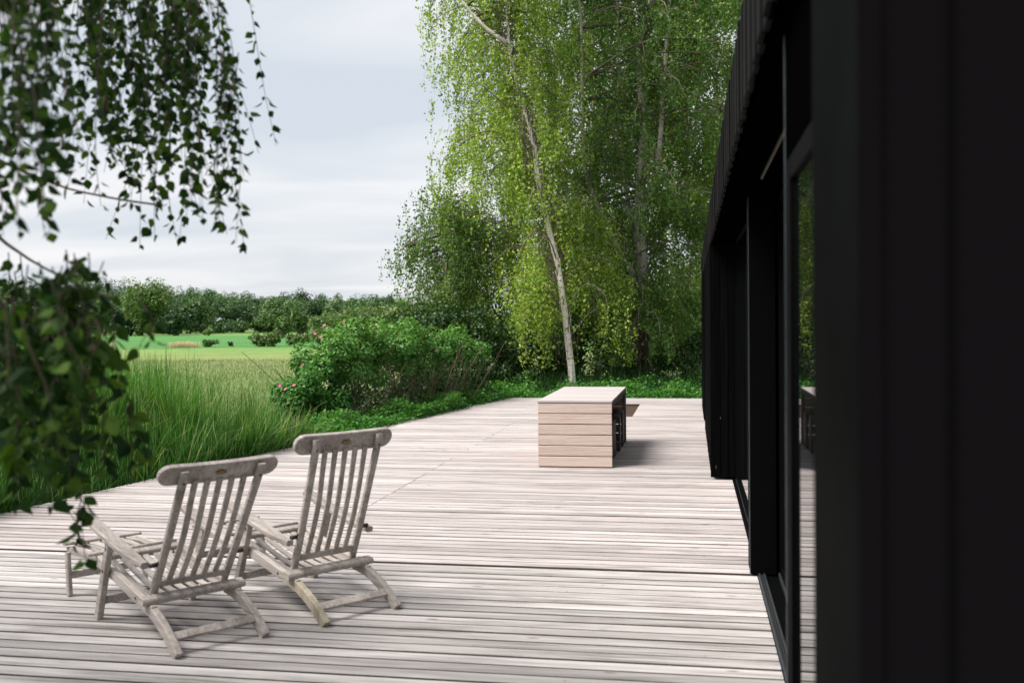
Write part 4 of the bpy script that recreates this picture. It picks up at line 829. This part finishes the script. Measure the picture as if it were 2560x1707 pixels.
# ================================================================ birch hanging into the view on the left
STRANDS = [(-1.81,2.82,2.83,2.18),(-2.25,3.34,3.28,2.25),(-1.56,2.92,2.9,2.14),(-2.25,3.44,3.02,2.31),(-1.49,2.85,2.96,1.96),(-2.11,3.38,3.21,2.18),(-1.66,3.24,3.06,2.24),(-1.62,2.77,2.83,2.15),(-1.48,2.94,2.9,1.93),(-1.71,3.38,3.23,2.08),(-1.78,3.04,2.99,2.14),(-1.79,2.73,2.94,2.14),(-2.13,3.13,2.93,2.19),(-1.69,2.86,3.05,2.13),(-1.76,2.92,2.95,2.17),(-1.94,3.15,2.94,2.11),(-1.47,2.88,2.71,2.16),(-1.59,2.96,2.81,2.04),(-2.13,3.26,2.88,2.21),(-1.77,3.47,3.21,1.96),(-2.27,3.32,3.29,2.27),(-2.03,3.35,3.14,2.08),(-1.77,2.81,2.84,2.16),(-1.66,2.71,2.76,2),(-2.03,2.99,3.06,2.22),(-1.91,3.04,3.14,2.22),(-1.83,2.83,2.72,2.19),(-1.71,3.09,2.79,2.2),(-1.99,3.12,2.85,2.08),(-1.64,3.08,3.14,2.11),(-1.95,3.04,2.79,2.17),(-1.98,3.1,3.12,2.1),(-1.96,2.87,2.81,2.19),(-1.76,2.74,2.71,2.05),(-1.52,3.02,3.1,2.04),(-1.68,3.3,3.16,2.05),(-2,3.4,2.99,2.28),(-1.65,3.23,2.95,1.94),(-1.65,3.12,3.09,2.04),(-1.92,3.44,3.02,2.1),(-1.73,3.47,3.31,2.28),(-1.55,2.8,2.98,2.17),(-1.41,2.83,2.69,1.97),(-1.93,3.44,3.22,2.14),(-1.74,2.71,2.96,2.18),(-1.71,3.33,3.18,2.24),(-1.68,3.16,2.83,2.04),(-1.57,3.07,2.79,1.96),(-1.51,3.16,2.55,1.88),(-1.44,2.96,2.5,1.89),(-1.69,3.1,2.81,1.91),(-1.66,3,2.77,1.92),(-1.91,3.17,2.85,1.9),(-1.89,3.13,2.83,1.94),(-1.75,3.04,2.79,2.03),(-1.9,3.06,2.81,2.01),(-1.86,2.91,2.75,2.01),(-1.44,2.91,2.48,2.2),(-1.53,3.08,2.53,2.28),(-1.49,3.05,2.52,2.35),(-1.58,3.16,2.82,2.15),(-1.51,3.08,2.53,2.06),(-1.42,2.94,2.49,1.94),(-2.05,3.37,3.15,2.44),(-2.41,3.64,3.29,2.5),(-2.11,3.24,3.1,2.48),(-1.69,3.11,3.01,2.48),(-1.76,2.99,2.97,2.31),(-2.39,3.7,3.31,2.57),(-2.14,3.67,3.28,2.6),(-2.01,3.69,3.27,2.7),(-2.31,3.65,3.28,2.65),(-1.82,3.05,3,2.36),(-1.6,3.03,2.98,2.48),(-1.99,3.39,3.15,2.56),(-1.53,2.91,2.92,2.33),(-2.06,3.34,3.14,2.5),(-1.64,2.97,2.95,2.4),(-2.01,3.22,3.08,2.39),(-1.89,3.46,3.17,2.4),(-1.78,3.18,3.05,2.43),(-1.95,3.72,3.28,2.6),(-2.22,3.61,3.26,2.48),(-1.72,3.03,2.98,2.43),(-1.91,3.5,3.19,2.57),(-1.95,3.03,3,2.52),(-2,3.71,3.28,2.68),(-1.95,3.22,3.08,2.46),(-1.85,3.26,3.09,2.58),(-1.81,3.49,3.18,2.61),(-1.79,2.92,2.95,2.44),(-2.41,3.65,3.29,2.47),(-2.03,3.76,3.3,2.52),(-2.14,3.35,3.15,2.49),(-2.06,3.58,3.23,2.44),(-1.8,3.49,3.17,2.63),(-1.94,3.46,3.17,2.46),(-2,3.74,3.29,2.65),(-2.23,3.71,3.3,2.57),(-1.73,3.11,3.02,2.48),(-2.33,3.8,3.34,2.59),(-1.71,3.26,3.08,2.49),(-1.76,3.27,3.08,2.53),(-1.85,2.32,2.6,2.01),(-1.66,2.27,2.63,1.86),(-1.95,2.49,2.63,1.88),(-1.36,1.95,2.55,2.01),(-1.88,2.44,2.66,1.89),(-1.48,2.08,2.48,2.06),(-1.6,2.31,2.58,1.92),(-1.63,2.21,2.79,2.08),(-1.64,2.09,2.48,2.13),(-1.63,2.07,2.46,1.83),(-1.6,2.29,2.75,1.94),(-1.55,2.24,2.77,1.93),(-1.58,2.2,2.71,1.98),(-1.51,1.94,2.63,1.97),(-1.66,2.13,2.73,2.07),(-1.54,2.13,2.72,2.04),(-1.44,1.91,2.38,1.85),(-1.67,2.41,2.61,2.16),(-1.55,2.19,2.55,1.98),(-1.8,2.5,2.67,1.93),(-1.53,2.13,2.74,1.85),(-1.38,1.96,2.62,1.93),(-1.91,2.72,1.64,1.39),(-1.78,2.71,1.72,1.55),(-1.87,2.45,1.66,1.3),(-1.88,2.87,1.72,1.44),(-1.79,2.73,1.65,1.25),(-2.06,2.99,1.73,1.3),(-1.94,2.6,1.85,1.26),(-1.69,2.36,1.71,1.44),(-2.2,2.76,1.68,1.17),(-2.06,2.61,1.63,1.22),(-2.18,2.7,1.66,1.28),(-2.08,2.58,1.69,1.5),(-2.19,2.8,1.8,1.17),(-1.79,2.68,1.8,1.41),(-2.25,2.8,1.78,1.13),(-1.87,2.83,1.81,1.3),(-1.52,2.21,1.74,1.49),(-1.84,2.8,1.64,1.46),(-1.81,2.46,1.71,1.24),(-1.56,2.22,1.78,1.38),(-1.76,2.31,1.78,1.24),(-1.58,2.33,1.83,1.25),(-2.17,2.74,1.83,1.16),(-1.62,2.47,1.74,1.53),(-1.75,2.4,1.62,1.46),(-1.62,2.44,1.83,1.25),(-1.61,2.26,1.7,1.25),(-1.47,2.22,1.8,1.36),(-1.51,2.23,1.8,1.49),(-2.02,2.69,1.8,1.15),(-1.77,2.37,1.62,1.46),(-1.93,2.98,1.63,1.31),(-2.18,2.73,1.65,1.25),(-1.53,2.31,1.82,1.5),(-1.81,2.49,1.73,1.33),(-1.52,2.23,1.66,1.32),(-2.08,2.66,1.83,1.42),(-1.93,2.49,1.71,1.4),(-1.71,2.48,1.63,1.47),(-1.5,2.35,1.8,1.58),(-1.74,2.6,1.69,1.23),(-2.01,2.51,1.79,1.27),(-1.94,2.48,1.77,1.36),(-2.07,2.83,1.86,1.49),(-1.67,2.44,1.76,1.5),(-2.12,2.98,1.65,1.3),(-1.76,2.61,1.32,0.99),(-1.64,2.47,1.16,0.97),(-1.81,2.65,1.18,0.99),(-1.67,2.64,1.77,1.21),(-1.64,2.64,1.69,1.25),(-1.84,2.69,1.44,1.07),(-1.69,2.41,1.52,1.15),(-1.89,2.57,1.51,1.13),(-2.06,2.72,1.44,1.1),(-1.59,2.46,1.45,1.28),(-1.42,2.42,1.69,1.57),(-1.45,2.47,1.71,1.58),(-1.3,1.79,1.65,1.39),(-1.74,2.19,1.72,1.46),(-1.46,2.1,1.66,1.39),(-1.74,2.24,1.7,1.49),(-1.67,2.11,1.62,1.53),(-1.28,1.71,1.69,1.35),(-1.38,1.75,1.6,1.43),(-1.27,1.95,1.59,1.58),(-1.4,1.8,1.71,1.4),(-1.52,2.19,1.78,1.5),(-1.47,1.99,1.7,1.38),(-1.68,2.28,1.79,1.3),(-1.25,1.92,1.65,1.52),(-1.28,1.84,1.65,1.54),(-1.49,2,1.68,1.32),(-1.6,2.01,1.62,1.43),(-1.65,2.16,1.7,1.43),(-1.66,2.12,1.68,1.5),(-1.65,2.08,1.73,1.45),(-1.48,1.87,1.69,1.5),(-1.65,2.27,1.59,1.39),(-1.4,1.81,1.6,1.47),(-1.28,1.86,1.6,1.57),(-1.17,1.71,1.7,1.52),(-1.82,2.3,1.66,1.21),(-1.56,2.17,1.79,1.45),(-1.36,2.02,1.65,1.52),(-1.65,2.27,1.66,1.46),(-1.47,2.22,1.76,1.5),(-1.6,2.12,1.59,1.39),(-1.28,1.85,1.73,1.49),(-1.55,2.23,1.65,1.51),(-1.68,2.29,1.75,1.4),(-1.63,2.28,1.66,1.24),(-1.61,2.24,2.63,2.11),(-1.37,1.92,2.53,2.1),(-1.53,2.13,2.63,2.25),(-1.58,2.25,2.76,2.02),(-1.3,1.76,2.52,2.06),(-1.59,2.11,2.55,1.99),(-1.49,2.02,2.6,2.19),(-1.4,1.94,2.49,2.13),(-1.32,1.75,2.49,2.11),(-1.59,2.1,2.66,2.04),(-1.4,1.99,2.5,2.2),(-1.42,1.9,2.42,2.02),(-1.3,1.7,2.38,1.92),(-1.48,1.96,2.47,2.15),(-1.62,2.12,2.74,2.12),(-1.71,2.21,2.64,2.1),(-2.21,3.5,3.21,2.38),(-1.76,3.28,3.09,2.4),(-1.85,3.37,3.13,2.36),(-1.86,3.29,3.1,2.14),(-1.92,3.41,3.15,2.39),(-1.96,3.15,3.05,2.29),(-1.91,3.06,3.01,2.39),(-1.71,2.93,2.94,2.31),(-1.93,3.56,3.21,2.44),(-2.02,3.51,3.2,2.4),(-1.57,2.99,2.96,2.3),(-1.89,3.33,3.12,2.19),(-1.81,3.33,3.11,2.34),(-2,3.17,3.06,2.32)]

NB = (-7.4, 1.2, -.45)
near = tag(empty('near_birch', NB), 'out of focus birch branches hanging down at the left edge', 'tree')
NBv = Vector(NB)
mb = MB(); pp = smooth_path([(-7.4, 1.2, -.45), (-7.35, 1.25, 1.5), (-7.2, 1.3, 3.5), (-7.1, 1.4, 6.0), (-7.1, 1.5, 8.0)], 18)
mb.tube([q-NBv for q in pp], [.17-.007*i for i in range(18)], 12); mb.build('trunk', M['birch_bark'], near)
for pts, r0 in (([(-7.2, 1.3, 3.6), (-5.6, 1.9, 4.6), (-3.8, 2.5, 4.2), (-2.4, 3.0, 3.5), (-1.7, 3.15, 3.1)], .055), ([(-7.3, 1.27, 2.6), (-5.4, 1.8, 3.2), (-3.6, 2.3, 2.9), (-2.4, 2.6, 2.2), (-2.0, 2.65, 1.88), (-1.80, 2.65, 1.77), (-1.66, 2.7, 1.70)], .030),
                ([(-4.6, 2.1, 3.1), (-3.4, 2.6, 2.75), (-2.6, 2.85, 2.36), (-2.1, 2.95, 2.12), (-1.9, 3.0, 2.06), (-1.72, 3.05, 2.03)], .02), ([(-7.15, 1.35, 4.8), (-5.0, 1.6, 5.6), (-3.0, 2.2, 4.6), (-1.9, 2.6, 3.4), (-1.6, 2.3, 2.8)], .045)):
    mb = MB(); pp = smooth_path(pts, 22); mb.tube([q-NBv for q in pp], [max(.0035, r0*(1-i/21)**1.6) for i in range(22)], 7); mb.build('branch', M['twig'], near)
rr = random.Random(77); rg = np.random.default_rng(77)
LP = [(0, 0), (.10, .16), (.20, .30), (.33, .37), (.47, .34), (.60, .27), (.72, .19), (.84, .10), (1.0, 0)]
def leaf_local():
    """one birch leaf, 1 long along -z, both halves folded up a little along the midrib"""
    L_, Rr = [], []
    for (a, b) in LP: L_.append((b*.94, -b*.28, -a)); Rr.append((-b*.94, -b*.28, -a))
    return np.array(L_ + Rr[1:-1][::-1])                       # outline as one ring
ring = leaf_local(); nL = len(LP)
left = list(range(nL)); right = [0] + list(range(len(ring)-1, nL-1, -1)) + [nL-1]
pet_len = .32
def leaf_mesh(tone, i):
    v = [tuple(p + np.array([0, .03*math.sin(i*3+p[2]*5), -pet_len])) for p in ring] + [(-.012, 0, 0), (.012, 0, 0), (.012, 0, -pet_len), (-.012, 0, -pet_len)]
    f = [tuple(left), tuple(reversed(right)), (len(ring), len(ring)+1, len(ring)+2, len(ring)+3)]
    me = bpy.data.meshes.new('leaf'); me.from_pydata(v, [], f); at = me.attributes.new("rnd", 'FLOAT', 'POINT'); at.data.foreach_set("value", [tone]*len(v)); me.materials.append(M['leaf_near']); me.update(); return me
LM = [leaf_mesh(k/7.0, k) for k in range(8)]
tw = MB(); ck = MB(); spots = []
for (x, y_, z0, z1) in STRANDS:
    L = z0 - z1; bx, by = rr.gauss(.02, .13), rr.gauss(0, .08); pts = []
    for j in range(7):
        u = j/6; pts.append(Vector((x + bx*u*L + .02*math.sin(u*5+x*40), y_ + by*u*L, z0 - L*u)))
    tw.tube([q-NBv for q in pts], [.0022-.0002*j for j in range(7)], 4, cap=False)
    n = max(4, int(L/(.034 if z1 > 1.7 else .024)))
    for j in range(n):
        u = (j + rr.random()*.7)/n; k = min(5, int(u*6)); q = pts[k].lerp(pts[k+1], u*6-k)
        for rep in range(1 if rr.random() < .6 else 2):
            s = (rr.uniform(.026, .046) if rr.random() < .75 else rr.uniform(.014, .026))*(1.28 if z0 < 1.9 else 1.0)*(1.05 if u > .7 else .92); spots.append((q.x, q.y, q.z, rr.uniform(0, 6.283), rr.uniform(.15, 1.15), rr.uniform(-.8, .8), s))
    for j in range(int(L*3.2*rr.random())):
        u = rr.random(); k = min(5, int(u*6)); q = pts[k].lerp(pts[k+1], u*6-k) - NBv; a = rr.uniform(0, 6.28)
        ck.tube([q, q + Vector((math.cos(a)*.008, math.sin(a)*.008, -.012)), q + Vector((math.cos(a)*.012, math.sin(a)*.012, -.034)), q + Vector((math.cos(a)*.012, math.sin(a)*.012, -.05))], [.001, .0032, .0034, .0012], 6)
tw.build('twigs', M['twig'], near)["kind"] = "stuff"; ck.build('catkins', M['catkin'], near)["kind"] = "stuff"
Mi = cam.matrix_world.inverted()
def seen(p):
    c = Mi @ Vector(p[:3]); d = -c.z
    return d > 0 and abs(c.x/d) < .50 and abs(c.y/d) < .335
spots_in = sorted([p for p in spots if seen(p)], key=lambda p: -p[6]/Vector((p[0], p[1], p[2]-1.63)).length)
pick = set(id(p) for p in spots_in[:300])
from mathutils import Euler
restV, restT = [], []
full = np.concatenate([ring + np.array([0, 0, -pet_len])]); 
for p in spots:
    e = Euler((p[4], p[5], p[3]), 'XYZ')
    if id(p) in pick:
        o = bpy.data.objects.new('leaf', LM[7 if rr.random() < .16 else rr.randrange(7)]); COL.objects.link(o); o.parent = near
        o.location = (p[0]-NB[0], p[1]-NB[1], p[2]-NB[2]); o.rotation_euler = e; o.scale = (p[6],)*3
    else:
        m3 = np.array(e.to_matrix()); c = np.array([p[0]-NB[0], p[1]-NB[1], p[2]-NB[2]]); w = (full @ m3.T)*p[6] + c; restV.append(w); restT.append(1.0 if rr.random() < .16 else rr.random()*.85)
hv = []; 
for w in restV: hv.append(w[left]); hv.append(w[right][::-1])
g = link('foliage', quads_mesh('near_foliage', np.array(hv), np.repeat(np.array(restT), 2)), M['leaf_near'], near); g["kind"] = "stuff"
# unseen rest of its crown, shaped and thickened to shade the deck corner
n = 52000; c = np.array([-7.5, 1.3, 5.2]); d = unit(rg.normal(size=(n, 3)))*(rg.random(n)**.4)[:, None]*np.array([2.4, 2.1, 2.2]); Pp = c + d
A_ = rg.normal(0, .6, (n, 3)); A_[:, 2] -= .8; sz = rg.uniform(.035, .06, n)
g = link('crown', quads_mesh('shade_crown', kites(Pp, sz, sz*.78, A_, rg) - np.array(NB), rg.random(n)), M['leaf_near'], near); g["kind"] = "stuff"

n = 20000; c = np.array([-4.0, 1.5, 4.9]); d = unit(rg.normal(size=(n, 3)))*(rg.random(n)**.4)[:, None]*np.array([1.6, 1.1, 1.0]); Pp = c + d  # second unseen leaf mass, added to shade the hanging leaves
A_ = rg.normal(0, .6, (n, 3)); A_[:, 2] -= .8; sz = rg.uniform(.035, .06, n)
g = link('crown', quads_mesh('shade_crown', kites(Pp, sz, sz*.78, A_, rg) - np.array(NB), rg.random(n)), M['leaf_near'], near); g["kind"] = "stuff"
